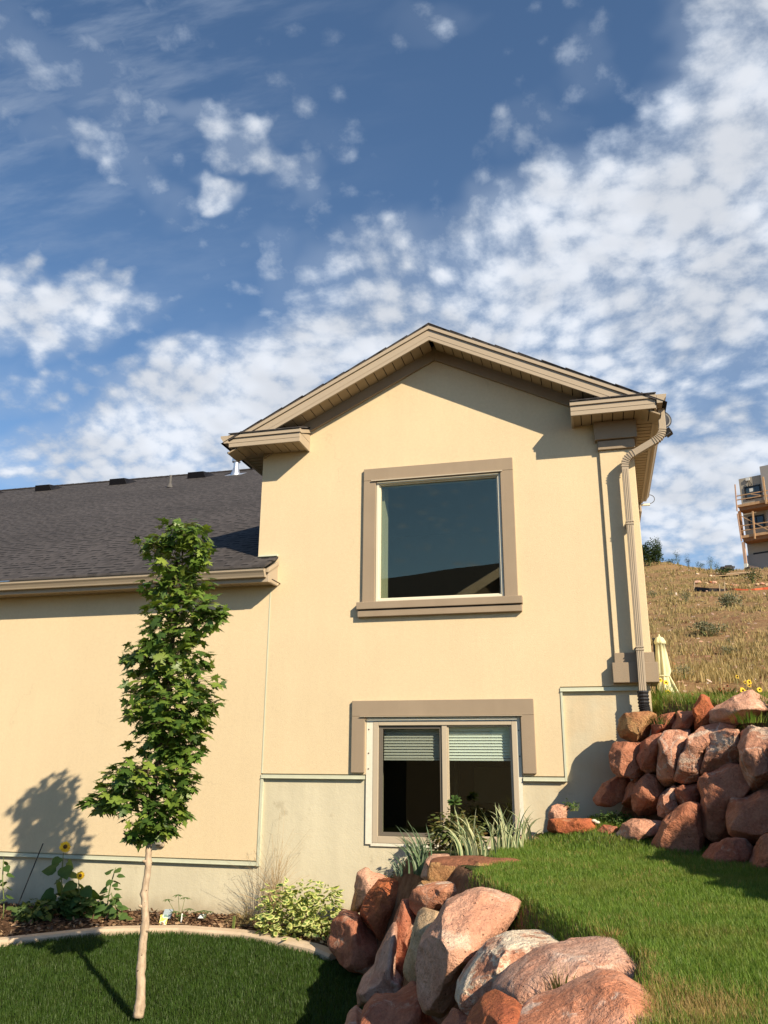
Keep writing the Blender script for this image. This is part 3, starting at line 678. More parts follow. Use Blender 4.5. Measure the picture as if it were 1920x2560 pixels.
def soil_fn(a, b_, sc=9.):
    def fn(t):
        n = t.noise(t.obj, sc, 6., .7); c = t.mix(t.ramp(n, .35, .65), a, b_); t.set(t.b, 'Base Color', c); bump(t, t.noise(t.obj, sc * 4, 4., .7), .8, .02)
    return fn
M['lawn_soil'] = mat('lawn_soil', soil_fn((.022, .036, .010), (.045, .060, .018)), rough=.95, spec=.1)
M['mulch'] = mat('bark_mulch', soil_fn((.035, .020, .012), (.13, .075, .045), 14.), rough=.95, spec=.1)
M['soil'] = mat('red_soil', soil_fn((.12, .06, .035), (.22, .125, .075), 7.), rough=.95, spec=.1)
def hill_fn(t):
    n = t.noise(t.obj, .35, 6., .65); n2 = t.noise(t.obj, 2.5, 5., .7)
    c = t.mix(t.ramp(n, .35, .65), (.31, .20, .10), (.23, .13, .07)); c = t.mix(t.ramp(n2, .4, .62), c, (.29, .20, .10))
    c = t.mix(t.ramp(t.noise(t.obj, 9., 3., .7), .60, .66, 0., .8), c, (.17, .085, .05))
    t.set(t.b, 'Base Color', c); bump(t, t.noise(t.obj, 5., 6., .7), 1., .15)
M['hill'] = mat('dry_hillside', hill_fn, rough=.95, spec=.05)
lx = np.arange(-12, 2.6, .08); ly = np.arange(-16, 0.03, .08)
curb_y = lambda x: np.interp(x, CBX, CBY)
low = lambda x, y: (x < b1(y) - .2) & ~((y > curb_y(x)) & (x < -2.2))
bed = lambda x, y: (x < b1(y) - .2) & (y > curb_y(x)) & (x < -2.2)
tag(grid('lawn', lx, ly, low, M['lawn_soil']), kind='structure')
tag(grid('garden_bed', np.arange(-12, -2, .04), np.arange(-4, .03, .04), bed, M['mulch'], .04, .028), kind='structure')
up = lambda x, y: (x >= b1(y) - .2) & (x < b2(y) - .1)
iris_bed = lambda x, y: up(x, y) & (y > -.95) & (x < -.7)
tag(grid('upper_lawn', np.arange(-3, 6.5, .03), np.arange(-12, .03, .03), lambda x, y: up(x, y) & ~iris_bed(x, y) & (x > b1(y) + .3), M['lawn_soil']), kind='structure')
tag(grid('soil_bank', np.arange(-3.2, 6.5, .03), np.arange(-12, .03, .03), lambda x, y: (up(x, y) & ((x <= b1(y) + .3) | iris_bed(x, y))), M['soil'], 0., .02), kind='structure')
tag(grid('upper_terrace', np.arange(-1, 9, .06), np.arange(-16, 8.1, .06), lambda x, y: (x >= b2(y) - .1) & ~((y > .0) & (x < .58)), M['soil']), kind='structure')
tag(grid('hillside', np.arange(-25, 70, .5), np.concatenate([np.arange(7.9, 30, .35), np.arange(30, 160, .8)]), lambda x, y: y > -99, M['hill']), kind='structure')
g_ = MB(); g_.add([(-600, -600, -.75), (600, -600, -.75), (600, 600, -.75), (-600, 600, -.75)], [(0, 1, 2, 3)]); tag(g_.build('ground', M['hill']), kind='structure')
# concrete mowing kerb
kp = []
for x in np.arange(-12, -2.69, .1):
    y = float(curb_y(x)); dy = float(curb_y(x + .05) - curb_y(x - .05)) / .1; nn = Vector((dy, -1)).normalized(); z = float(lowz(y - .1))
    kp.append((x, y, nn, z))
V = []; F = []
for (x, y, nn, z) in kp:
    for (o_, dz) in ((-.01, -.12), (-.01, .058), (.01, .07), (.12, .062), (.145, .04), (.155, -.1)):
        V.append((x + nn.x * o_, y + nn.y * o_, z + dz))
for i in range(len(kp) - 1):
    for k in range(5): F.append((i * 6 + k, i * 6 + k + 1, i * 6 + k + 7, i * 6 + k + 6))
e = (len(kp) - 1) * 6; F.append((e, e + 1, e + 2, e + 3)); F.append((e, e + 3, e + 4, e + 5))
m = MB(); m.add(V, F); M['kerb'] = varied('kerb_concrete', (.50, .40, .29), .14, 5., .9, .15, 90., .5, .004, .0)
tag(m.build('kerb', M['kerb'], smooth=False), kind='structure')

# ================================================================== boulders
def rock_mat(name, a, b_, patch, pa, sc=4., vein=0., topc=None):
    def fn(t):
        tcn = t.add('ShaderNodeTexCoord').outputs['Object']; oi = t.add('ShaderNodeObjectInfo').outputs['Random']
        v = t.add('ShaderNodeVectorMath', operation='ADD', ins={0: t.obj, 1: t.add('ShaderNodeCombineXYZ', ins={0: t.math('MULTIPLY', oi, 31.), 1: t.math('MULTIPLY', oi, 17.), 2: 0.}).outputs[0]}).outputs[0]
        wv = t.add('ShaderNodeVectorMath', operation='MULTIPLY_ADD', ins={0: t.noise(v, 2.6, 4., .6, out=1), 1: (.35, .35, .35), 2: v}).outputs[0]
        n = t.noise(wv, sc, 6., .65); c = t.mix(t.ramp(n, .36, .62), a, b_)
        p = t.noise(t.mapping(wv, rot=(.5, .3, .2), sc=(1., 1., 2.6)), sc * .55, 7., .68); c = t.mix(t.math('MULTIPLY', t.ramp(p, .62 - pa, .70 - pa), .9), c, patch)
        if topc:
            nz = t.add('ShaderNodeSeparateXYZ', ins={0: t.add('ShaderNodeNewGeometry').outputs['Normal']}).outputs[2]
            c = t.mix(t.ramp(t.math('ADD', nz, t.math('MULTIPLY', t.math('SUBTRACT', t.noise(v, 8., 3.), .5), .3)), .5, .68), c, topc)
        s_ = t.noise(v, 55., 3., .6); k = t.math('MULTIPLY', t.ramp(s_, .3, .7, .86, 1.12, False), t.ramp(t.noise(v, 17., 5., .7), .3, .7, .80, 1.16, False)); kk = t.add('ShaderNodeCombineXYZ', ins={0: k, 1: k, 2: k}).outputs[0]
        if vein:
            ve = t.add('ShaderNodeTexVoronoi', feature='DISTANCE_TO_EDGE', ins={'Vector': wv, 'Scale': 2.2}).outputs[0]
            c = t.mix(t.math('MULTIPLY', t.ramp(ve, 0., .03, 1., 0.), vein), c, (.6, .5, .42))
        pit = t.noise(v, 34., 2., .5); c = t.mix(t.ramp(pit, .70, .74, 0., .6), c, (.10, .05, .035))
        t.set(t.b, 'Base Color', t.mix(1., c, kk, 'MULTIPLY'))
        hh = t.math('ADD', t.noise(v, 22., 6., .65), t.math('MULTIPLY', t.noise(v, 80., 3., .6), .4)); hh = t.math('SUBTRACT', hh, t.math('MULTIPLY', t.ramp(pit, .68, .76), .5)); bump(t, hh, 1., .032)
    return mat(name, fn, rough=.88, spec=.2)
SLAB = 1
RKM = {
    'slab': rock_mat('two_tone_slab', (.50, .31, .14), (.42, .22, .10), (.48, .40, .26), .0, 3., 0., (.27, .115, .065)),
    'salmon': rock_mat('salmon_sandstone', (.68, .36, .24), (.58, .24, .135), (.80, .62, .50), .12, 5.),
    'grey': rock_mat('grey_pink_sandstone', (.64, .41, .31), (.50, .26, .18), (.72, .56, .46), .05, 3.5, .3),
    'red': rock_mat('red_sandstone', (.38, .125, .070), (.46, .19, .115), (.56, .38, .28), .05, 4.),
    'dark': rock_mat('dark_red_sandstone', (.39, .15, .085), (.48, .215, .13), (.48, .32, .24), .02, 4.),
    'orange': rock_mat('orange_sandstone', (.46, .15, .06), (.40, .12, .06), (.56, .31, .18), .0, 4.),
    'pink': rock_mat('pink_sandstone', (.68, .41, .29), (.58, .30, .20), (.72, .53, .40), .04, 2.2),
    'tan': rock_mat('tan_sandstone', (.48, .29, .13), (.36, .17, .08), (.42, .38, .30), .0, 3.),
    'cream': rock_mat('cream_sandstone', (.60, .45, .28), (.50, .34, .20), (.55, .30, .19), -.02, 3.),
    'white': rock_mat('white_streaked_sandstone', (.64, .42, .30), (.50, .23, .145), (.80, .70, .54), .17, 5., .5),
    'veined': rock_mat('veined_red_sandstone', (.46, .215, .14), (.55, .29, .195), (.66, .50, .39), .07, 5., .55),
    'redwhite': rock_mat('red_rock_with_white_face', (.50, .21, .12), (.56, .27, .16), (.74, .62, .50), .09, 5., .2)}
_ib = bmesh.new(); bmesh.ops.create_icosphere(_ib, subdivisions=6, radius=1.); ICO_V = np.array([v.co[:] for v in _ib.verts]); ICO_F = np.array([[v.index for v in f.verts] for f in _ib.faces]); _ib.free()
_ib = bmesh.new(); bmesh.ops.create_icosphere(_ib, subdivisions=5, radius=1.); ICO5_V = np.array([v.co[:] for v in _ib.verts]); ICO5_F = np.array([[v.index for v in f.verts] for f in _ib.faces]); _ib.free()
def rock(label, poly, y, dep, mt, seed, group, Z=None, top=None, lump=.055, cuts=10, big=False, grow=1.0):
    """poly: outline in photo pixels (Z = zoom origin x, y, scale); y: world y of its middle; dep: half depth in metres"""
    if Z: poly = [(Z[0] + a / Z[2], Z[1] + b_ / Z[2]) for a, b_ in poly]
    pc = np.mean(poly, 0); C0 = at(pc[0], pc[1], y); hd = C0 - CAM; hd[2] = 0; hd = _n(hd)
    ex = np.array([hd[1], -hd[0], 0]); pts = []
    for (px, py) in poly:
        r = rayd(px, py); t_ = ((C0 - CAM) @ hd) / (r @ hd); p = CAM + r * t_ - C0; pts.append((p @ ex, p[2]))
    pts = np.array(pts); ar = 0; cx = cy = 0; n = len(pts)
    for i in range(n):
        a, b_ = pts[i], pts[(i + 1) % n]; cr = a[0] * b_[1] - b_[0] * a[1]; ar += cr; cx += (a[0] + b_[0]) * cr; cy += (a[1] + b_[1]) * cr
    c2 = np.array([cx, cy]) / (3 * ar); pts = pts - c2; C0 = C0 + ex * c2[0] + np.array([0, 0, c2[1]])
    A, Bp = pts, np.roll(pts, -1, 0); th = np.linspace(-math.pi, math.pi, 181); R = np.zeros(181)
    for k, t_ in enumerate(th):
        d = np.array([math.cos(t_), math.sin(t_)]); best = 0
        for i in range(n):
            e = Bp[i] - A[i]; den = d[0] * -e[1] + d[1] * e[0]
            if abs(den) < 1e-9: continue
            s_ = (A[i][0] * -e[1] + A[i][1] * e[0]) / den; u_ = (d[0] * A[i][1] - d[1] * A[i][0]) / den
            if s_ > 0 and -1e-6 <= u_ <= 1 + 1e-6: best = max(best, s_)
        R[k] = best
    for _ in range(2): R[1:-1] = (R[:-2] + 2 * R[1:-1] + R[2:]) / 4
    R[0] = R[-1] = (R[1] + R[-2]) / 2; R *= 1.07 * grow
    V0, F0 = (ICO_V, ICO_F) if big else (ICO5_V, ICO5_F)
    a, b_, c = V0[:, 0], V0[:, 1], V0[:, 2]; s_ = np.hypot(a, b_); ang = np.arctan2(b_, a); Rv = np.interp(ang, th, R)
    sp = s_ ** .55; cp = np.sign(c) * np.abs(c) ** .7
    P_ = np.stack([np.cos(ang) * sp, np.sin(ang) * sp, cp], 1)
    rs = np.random.RandomState(seed)
    for k in range(cuts + 3):
        nn = rs.randn(3); nn[2] = abs(nn[2]) + .35; nn = _n(nn); pr = P_ @ nn; h = pr.max() * rs.uniform(.70, .93)
        ex_ = np.maximum(0, pr - h); P_ = P_ - (ex_ * .985)[:, None] * nn
    for k in range(4):
        nn = rs.randn(3); nn[2] = -abs(nn[2]); nn = _n(nn); pr = P_ @ nn; h = pr.max() * .8; P_ = P_ - np.maximum(0, pr - h)[:, None] * nn
    P_ = P_ * np.stack([Rv, Rv, np.full(len(Rv), dep)], 1)
    rad = R.mean(); q_ = P_ / rad; nd_ = P_ / np.maximum(np.linalg.norm(P_, axis=1), 1e-6)[:, None]; off = rs.rand(3) * 50
    dsp_ = lump * fbm(q_ * 1.7 + off, 3, .5) - lump * .8 * np.abs(perlin(q_ * 2.6 + off + 9)) + lump * .5 * fbm(q_ * 6 + off, 3, .55) + lump * .16 * fbm(q_ * 19 + off, 2, .5) - lump * 1.1 * np.maximum(0, perlin(q_ * 3.1 + off + 21) - .12) - lump * .45 * np.maximum(0, perlin(q_ * 8. + off + 31) - .1)
    P_ = P_ + nd_ * (dsp_ * rad)[:, None]
    W = C0 + P_[:, :1] * ex + P_[:, 1:2] * np.array([0, 0, 1.]) - P_[:, 2:3] * hd
    o = npmesh('boulder', W - C0, F0, RKM[mt], smooth=True); o.location = C0
    return tag(o, label, 'boulder', group)
Z6 = (1300, 1700, 2.676); Z5 = (760, 1950, 2.592); Z8 = (1150, 2200, 2.1545)
GU = 'boulders of the upper retaining wall'; GL = 'boulders of the lower retaining wall'; GP = 'low rocks edging the planter'
U = [
 ('squarish yellow-brown boulder at the top corner beside the black drain boot', [(668,270),(700,232),(850,218),(903,238),(885,300),(862,400),(760,408),(680,380),(662,320)], -.42, .24, 'tan', 11),
 ('low red-pink boulder right of the squarish yellow-brown one in the top row', [(875,300),(940,240),(1050,220),(1065,290),(1010,350),(900,375),(882,395)], -.55, .22, 'red', 12),
 ('flat-faced shaded brown boulder left of the orange pointed one', [(1020,320),(1058,212),(1110,206),(1172,215),(1178,290),(1150,345),(1070,350)], -.72, .22, 'dark', 13),
 ('bright orange pointed boulder in the top row of the upper wall', [(1148,210),(1212,108),(1268,128),(1303,190),(1288,290),(1230,345),(1150,345),(1160,260)], -.85, .25, 'orange', 14),
 ('small pale rock tucked behind the orange pointed boulder', [(1265,135),(1330,122),(1372,148),(1330,185),(1280,185)], -.35, .12, 'cream', 15),
 ('large pale pink boulder with a dark left face, highest at the top right', [(1283,270),(1292,200),(1372,148),(1480,95),(1560,66),(1659,110),(1720,170),(1620,232),(1500,290),(1400,302),(1320,300)], -1.05, .36, 'pink', 16),
 ('small red rock in the grass at the right edge above the mottled boulder', [(1580,262),(1640,246),(1720,256),(1720,320),(1640,310)], -1.15, .15, 'red', 17),
 ('rounded dark red boulder with a pinkish top, leftmost of the second row', [(608,500),(630,435),(700,408),(790,420),(835,450),(852,530),(842,620),(765,652),(660,642),(618,590)], -.52, .30, 'dark', 18),
 ('narrow tan-topped boulder right of the rounded dark red one', [(815,430),(880,382),(945,365),(960,450),(940,560),(932,625),(860,640),(815,600),(788,520)], -.66, .26, 'red', 19),
 ('tall brown-red boulder with a pink streak, third of the second row', [(932,400),(970,358),(1060,346),(1135,348),(1130,430),(1090,520),(1048,620),(1042,705),(970,692),(922,640),(928,520)], -.86, .28, 'veined', 20),
 ('tall leaning boulder with a bright white patch and pale veins', [(1128,380),(1200,332),(1330,302),(1465,340),(1405,352),(1285,372),(1235,430),(1218,560),(1195,660),(1120,680),(1036,652),(1048,560),(1088,470)], -1.02, .28, 'veined', 21),
 ('boulder with a glowing red right face and grey left face below the pale pink one', [(1222,440),(1262,376),(1370,340),(1452,346),(1468,420),(1485,520),(1410,595),(1290,600),(1220,625),(1212,540)], -1.15, .28, 'veined', 22),
 ('tall mottled grey-red boulder at the right edge of the second row', [(1458,440),(1490,356),(1560,316),(1659,308),(1740,320),(1740,700),(1659,742),(1570,742),(1520,682),(1490,590),(1478,500)], -1.45, .36, 'veined', 23),
 ('shaded boulder low against the foundation at the left end of the third row', [(500,790),(555,700),(640,656),(722,662),(745,720),(710,810),(600,840),(520,830)], -.32, .22, 'dark', 24),
 ('narrow shaded boulder wedged beside the round one in the third row', [(672,830),(706,730),(740,688),(800,648),(860,640),(800,720),(775,810),(765,870)], -.45, .2, 'dark', 25),
 ('large round smooth-faced boulder in the third row', [(745,760),(770,690),(850,636),(935,656),(962,730),(938,820),(905,885),(800,900),(762,855)], -.68, .28, 'dark', 26),
 ('pinkish angular boulder below the tall brown-red one', [(915,850),(948,758),(1030,712),(1060,760),(1070,850),(990,920),(928,900)], -.92, .22, 'veined', 27),
 ('small blocky red boulder below the leaning white-patched one', [(1035,720),(1120,698),(1195,676),(1208,760),(1180,835),(1080,838),(1045,790)], -1.0, .2, 'red', 28),
 ('very large plain brown-red boulder filling the middle of the upper wall', [(1192,700),(1240,620),(1400,578),(1495,598),(1545,700),(1490,790),(1420,880),(1418,1045),(1330,1070),(1235,1015),(1195,900)], -1.3, .36, 'dark', 29),
 ('big rough boulder at the right edge below the mottled one', [(1395,900),(1428,796),(1540,778),(1659,740),(1760,740),(1760,1060),(1600,1096),(1500,1085),(1412,1012)], -1.7, .36, 'dark', 30),
 ('huge two-sided boulder standing on the lawn at the foot of the upper wall', [(880,1090),(915,1000),(1020,895),(1120,832),(1192,846),(1215,960),(1228,1100),(1215,1215),(1090,1206),(1000,1165),(895,1150)], -1.3, .36, 'dark', 31),
 ('broad low boulder on the lawn under the very large plain one', [(1226,1190),(1268,1108),(1380,1062),(1500,1076),(1566,1140),(1548,1255),(1450,1318),(1330,1290),(1238,1235)], -1.95, .32, 'red', 32),
 ('boulder at the right edge on the lawn, lowest of the upper wall', [(1532,1250),(1568,1128),(1620,1056),(1720,1036),(1780,1120),(1780,1330),(1600,1345),(1540,1312)], -2.35, .32, 'dark', 33)]
for k, (lb, po, y, dp, mt_, sd_) in enumerate(U): rock(lb, po, y, dp, mt_, sd_, GU, Z6, grow=1.05)
PL = [
 ('broad streaked rock at the right end of the planter edge', [(642,1040),(668,950),(760,932),(950,948),(965,1000),(885,1065),(780,1112),(688,1085)], -1.0, .26, 'veined', 41),
 ('bumpy orange rock in the middle of the planter edge', [(185,1010),(200,932),(330,926),(470,930),(505,980),(505,1045),(400,1052),(300,1038)], -.75, .2, 'orange', 42),
 ('upright pink rock at the left end of the planter edge against the wall', [(188,905),(214,846),(250,832),(322,848),(314,900),(304,940),(200,955)], -.42, .16, 'pink', 43),
 ('small dark red rock between the bumpy orange one and the streaked one', [(498,1015),(560,972),(648,978),(655,1030),(570,1052)], -.85, .18, 'red', 44),
 ('small pink rock alone in the grass right of the irises', [(-30,1080),(0,1050),(90,1042),(148,1058),(110,1092),(20,1116)], -.62, .15, 'pink', 45)]
for (lb, po, y, dp, mt_, sd_) in PL: rock(lb, po, y, dp, mt_, sd_, GP, Z6)
L = [
 ('long flat slab with a red-brown top and tan face lying on the lawn edge', [(832,600),(852,518),(1000,508),(1330,502),(1505,572),(1400,606),(1100,650),(1040,672),(890,676),(838,645)], -2.6, .30, 'slab', 51, Z5, 2, .02),
 ('smooth pink rock behind the left end of the long flat slab', [(755,625),(788,520),(830,488),(930,485),(1010,512),(900,560),(870,650),(800,650)], -2.15, .28, 'pink', 52, Z5, 6, .04),
 ('small tan rock lying in front of the left end of the long slab', [(728,690),(757,650),(860,648),(890,680),(830,705),(740,715)], -2.75, .16, 'tan', 53, Z5, 6, .04),
 ('tall pale pink boulder leaning on the foundation, first of the lower wall', [(285,880),(325,690),(345,600),(400,568),(520,586),(570,650),(520,720),(440,780),(390,850),(345,890)], -.62, .30, 'pink', 54, Z5, 8, .05),
 ('rounded orange boulder with a deep fold, beside the tall pale pink one', [(355,890),(392,765),(480,655),(560,648),(640,658),(675,690),(655,760),(630,850),(585,975),(520,1040),(440,1000),(378,940)], -1.35, .36, 'orange', 55, Z5, 9, .09),
 ('wide dark red boulder at the bottom next to the kerb end', [(122,1070),(185,925),(250,850),(345,868),(410,960),(510,1045),(520,1130),(430,1240),(300,1212),(165,1120)], -1.35, .42, 'red', 56, Z5, 7, .05),
 ('long low boulder with a crumbly white top and red side', [(655,770),(680,690),(800,676),(1060,656),(1200,664),(1210,695),(1030,750),(910,800),(740,890),(690,830)], -2.95, .26, 'redwhite', 57, Z5, 5, .04),
 ('upright dark red boulder with a broken face under the white-topped one', [(590,890),(635,770),(690,770),(740,860),(722,965),(675,1090),(660,1210),(630,1290),(535,1230),(552,1050)], -2.9, .30, 'red', 58, Z5, 10, .06),
 ('slanted grey-tan boulder below the upright dark red one', [(340,1520),(338,1400),(375,1305),(445,1195),(535,1020),(605,890),(600,1050),(590,1220),(650,1300),(665,1380),(570,1450),(400,1520)], -3.1, .34, 'grey', 59, Z5, 8, .05),
 ('smooth cream boulder squeezed left of the biggest pink one', [(642,1260),(645,1170),(692,1020),(735,880),(800,816),(925,796),(900,900),(800,1010),(775,1110),(765,1300),(705,1345)], -3.75, .36, 'cream', 60, Z5, 6, .05),
 ('biggest boulder, smooth pink and sloping, in the middle of the lower wall', [(732,1200),(748,1060),(845,938),(918,808),(1060,738),(1150,714),(1250,736),(1412,790),(1375,880),(1290,990),(1250,1070),(1110,1190),(975,1300),(1010,1430),(1000,1520),(900,1566),(790,1486),(745,1355)], -4.55, .46, 'pink', 61, Z5, 8, .045),
 ('white-streaked boulder with a rough left end, in front of the biggest pink one', [(978,1430),(990,1330),(1052,1240),(1175,1098),(1300,1036),(1480,1005),(1659,998),(1745,1025),(1755,1080),(1600,1130),(1450,1210),(1350,1310),(1250,1360),(1210,1440),(1100,1520)], -5.3, .42, 'white', 62, Z5, 8, .07),
 ('grey-pink boulder with a pointed right end beside the grass clump', [(225,545),(300,478),(400,418),(500,376),(620,370),(800,355),(900,406),(950,428),(1010,420),(1090,450),(965,516),(850,560),(700,580),(600,625),(500,640),(420,670),(330,690),(235,650)], -5.75, .36, 'grey', 163, Z8, 6, .035),
 ('smooth rounded orange boulder at the bottom edge of the photo', [(30,790),(115,690),(230,632),(295,638),(360,705),(340,790),(300,860),(40,860)], -6.55, .30, 'orange', 64, Z8, 5, .03),
 ('large orange-pink boulder with white patches at the bottom right', [(262,830),(330,745),(480,700),(620,628),(760,566),(860,574),(960,640),(1060,690),(1115,765),(1070,860),(800,940),(300,930)], -6.7, .40, 'salmon', 165, Z8, 5, .03),
 ('shaded red boulder at the bottom, below the slanted grey-tan one', [(370,1530),(445,1435),(600,1395),(745,1315),(775,1400),(815,1510),(880,1590),(880,1720),(360,1720)], -4.3, .42, 'red', 66, Z5, 8, .05),
 ('pale pink boulder in the bottom left corner of the lower wall', [(225,1660),(290,1545),(345,1500),(400,1560),(400,1720),(225,1720)], -3.9, .32, 'veined', 67, Z5, 8, .05),
 ('small shaded red boulder at the bottom left of the rounded orange one', [(880,1720),(880,1610),(985,1530),(1085,1530),(1110,1600),(1060,1720)], -5.6, .3, 'dark', 68, Z5, 8, .05)]
for (lb, po, y, dp, mt_, sd_, z_, cu, lu) in L: rock(lb, po, y, dp, mt_, sd_, GL, z_, grow={51: 1.05, 163: 1.07, 165: 1.02}.get(sd_, .955), cuts=cu, lump=lu, big=sd_ in (61, 62, 163, 165))
# ================================================================== foliage helpers
def leaf_mat(name, cols, trans=.35, rough=.55, gloss=.25, patch=None):
    m = bpy.data.materials.new(name); m.use_nodes = True; t = NT(m.node_tree); t.n.clear()
    out = t.add('ShaderNodeOutputMaterial'); g = t.add('ShaderNodeNewGeometry'); rnd = g.outputs['Random Per Island']
    cr = t.add('ShaderNodeValToRGB', ins={0: rnd}); el = cr.color_ramp.elements
    while len(el) < len(cols): el.new(.5)
    for i, c in enumerate(cols): el[i].position = i / max(1, len(cols) - 1); el[i].color = (*c, 1)
    c = cr.outputs[0]; n = t.noise(g.outputs['Position'], 9., 3., .6); k = t.ramp(n, .3, .7, .8, 1.2, False)
    c = t.mix(1., c, t.add('ShaderNodeCombineXYZ', ins={0: k, 1: k, 2: k}).outputs[0], 'MULTIPLY')
    if patch: c = t.mix(t.ramp(t.noise(g.outputs['Position'], 1.7, 4., .65), .48, .68, 0., .38), c, patch)
    b = t.add('ShaderNodeBsdfPrincipled', ins={'Base Color': c, 'Roughness': rough, 'Specular IOR Level': gloss})
    tr = t.add('ShaderNodeBsdfTranslucent', ins={'Color': t.mix(1., c, (1.15, 1.15, .6), 'MULTIPLY')}); mx = t.add('ShaderNodeMixShader', ins={0: trans})
    t.l.new(b.outputs[0], mx.inputs[1]); t.l.new(tr.outputs[0], mx.inputs[2]); t.l.new(mx.outputs[0], out.inputs[0]); return m
def fan(half, cx=.35, fold=.18):
    pts = list(half) + [(x, -y) for x, y in reversed(half[1:-1])]
    V = [(cx, 0, 0)] + [(x, y, -fold * abs(y) - .12 * x * x) for x, y in pts]; n = len(pts)
    return np.array(V, float), np.array([(0, 1 + i, 1 + (i + 1) % n) for i in range(n)])
MAPLE = fan([(0, 0), (-.12, .14), (-.02, .22), (-.14, .50), (.06, .40), (.08, .52), (.20, .38), (.34, .74), (.38, .50), (.50, .52), (.44, .24), (.58, .14), (.68, .22), (.78, .10), (1.05, 0)], .25)
OVAL = fan([(0, 0), (.15, .17), (.45, .25), (.75, .17), (1, 0)], .4)
HEART = fan([(0, 0), (-.08, .22), (.08, .40), (.35, .42), (.65, .26), (1, 0)], .3)
LANCE = fan([(0, 0), (.3, .10), (.6, .09), (1, 0)], .4)
def place(tpl, pos, tip, nrm, size):
    """instances of a template: arrays of position, tip direction, rough normal, size"""
    V, F = tpl; n = len(pos); tip = tip / np.linalg.norm(tip, axis=1)[:, None]
    s_ = np.cross(nrm, tip); s_ /= np.maximum(np.linalg.norm(s_, axis=1), 1e-6)[:, None]; nn = np.cross(tip, s_)
    size = np.broadcast_to(size, (n,))
    W = pos[:, None] + (V[None, :, :1] * tip[:, None] + V[None, :, 1:2] * s_[:, None] + V[None, :, 2:3] * nn[:, None]) * size[:, None, None]
    Fs = (F[None] + (np.arange(n) * len(V))[:, None, None]).reshape(-1, 3); return W.reshape(-1, 3), Fs
def cloud(rs, n, c, r, shell=.55, tip_down=.25, up=.8, sz=(.05, .08)):
    d = rs.randn(n, 3); d /= np.linalg.norm(d, axis=1)[:, None]; rr = rs.rand(n) ** shell
    pos = np.array(c) + d * rr[:, None] * np.array(r)
    tip = d * 1.0 + rs.randn(n, 3) * .45; tip[:, 2] = tip[:, 2] * .4 - tip_down
    nrm = rs.randn(n, 3) * .38 + d * .45 + np.array([0, 0, up]); return pos, tip, nrm, rs.uniform(sz[0], sz[1], n)
def multi(lst): 
    Vs, Fs, o = [], [], 0
    for V, F in lst: Vs.append(V); Fs.append(F + o); o += len(V)
    return np.concatenate(Vs), np.concatenate(Fs)
def mperpx(y, px, py): return abs(float(at(px, py, y)[1] - CAM[1])) / float(RM[2] @ np.array(_n(at(px, py, y) - CAM))) / FPX if 0 else float(np.linalg.norm(at(px, py, y) - CAM)) / FPX
K = 1.1573
def AT(x, y, yy): return at(x * K, y * K, yy)       # photo position on a 1659-wide copy

# ------------------------------------------------------------------ grass
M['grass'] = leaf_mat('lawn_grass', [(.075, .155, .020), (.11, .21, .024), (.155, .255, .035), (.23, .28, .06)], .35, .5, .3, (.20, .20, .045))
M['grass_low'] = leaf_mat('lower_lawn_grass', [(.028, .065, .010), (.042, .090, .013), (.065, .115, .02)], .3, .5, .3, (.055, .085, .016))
M['grass_dry'] = leaf_mat('dry_grass', [(.38, .27, .11), (.30, .22, .08), (.45, .34, .16)], .3, .6, .2)
def blades(name, pos, h, w_, mt, rs, bend=.5, mi=None, parent=None):
    n = len(pos); a = rs.rand(n) * 2 * math.pi; sd = np.stack([np.cos(a), np.sin(a), a * 0], 1); b_ = a + math.pi / 2 + rs.randn(n) * .4
    bd = np.stack([np.cos(b_), np.sin(b_), b_ * 0], 1) * (h * bend * rs.uniform(.1, 1., n))[:, None]
    hz = np.stack([b_ * 0, b_ * 0, h], 1); w2 = (w_ * np.ones(n))[:, None] / 2
    V = np.stack([pos - sd * w2, pos + sd * w2, pos + hz * .55 + bd * .3 - sd * w2 * .8, pos + hz * .55 + bd * .3 + sd * w2 * .8, pos + hz + bd], 1).reshape(-1, 3)
    o_ = (np.arange(n) * 5)[:, None, None]; F = (np.array([(0, 1, 3), (0, 3, 2), (2, 3, 4)])[None] + o_).reshape(-1, 3)
    m3 = None if mi is None else np.repeat(mi, 3)
    return npmesh(name, V, F, mt, parent, mi=m3)
rs = np.random.RandomState(3)
E1Y = np.array([-9, -8, -6.9, -6.5, -6, -5.45, -5.3, -4.4, -3.4, -2.7, -2, -1, 0]); E1X = np.array([.5, .15, .08, .12, .14, -.20, -.62, -.66, -.98, -.85, -1.0, -.95, -.78])
def edge1(y): return np.interp(y, E1Y, E1X)
N = 900000; x = rs.uniform(-1.2, 3.0, N); y = -8.8 * rs.rand(N) ** .8
dens = np.clip(.22 + .12 * (-y - 1), .22, 1.)
keep = (x > edge1(y) + rs.randn(N) * .035 - .02) & (x < b2(y) + .02) & (rs.rand(N) < dens) & ~((y > -.55) & (x < -.2)) & (x < 1.2 + .25 * -y)
x, y = x[keep], y[keep]; n1_ = fbm(np.stack([x * 1.3, y * 1.3, x * 0], 1), 3)
hh = (.034 + .018 * rs.rand(len(x)) + .016 * n1_) * np.where(y > -3, 1.15, 1.)
dist_ = np.hypot(x, y + 10)
dry = np.exp(-(((x - .26) / .16) ** 2 + ((y + 6.75) / .24) ** 2)) * .85 + .3 * np.exp(-((x - edge1(y)) / .05) ** 2) * (y < -3.6) + .10 * (fbm(np.stack([x * 2.2, y * 2.2, x * 0 + 4], 1), 3) > .12)
mi = (rs.rand(len(x)) < dry).astype(int)
o = blades('grass', np.stack([x, y, H(x, y) - .004], 1), hh, (.0016 + .00030 * dist_), [M['grass'], M['grass_dry']], rs, .75, mi)
tag(o, 'mown green grass of the sloping upper lawn, dry at its near edge', 'grass', kind='stuff')
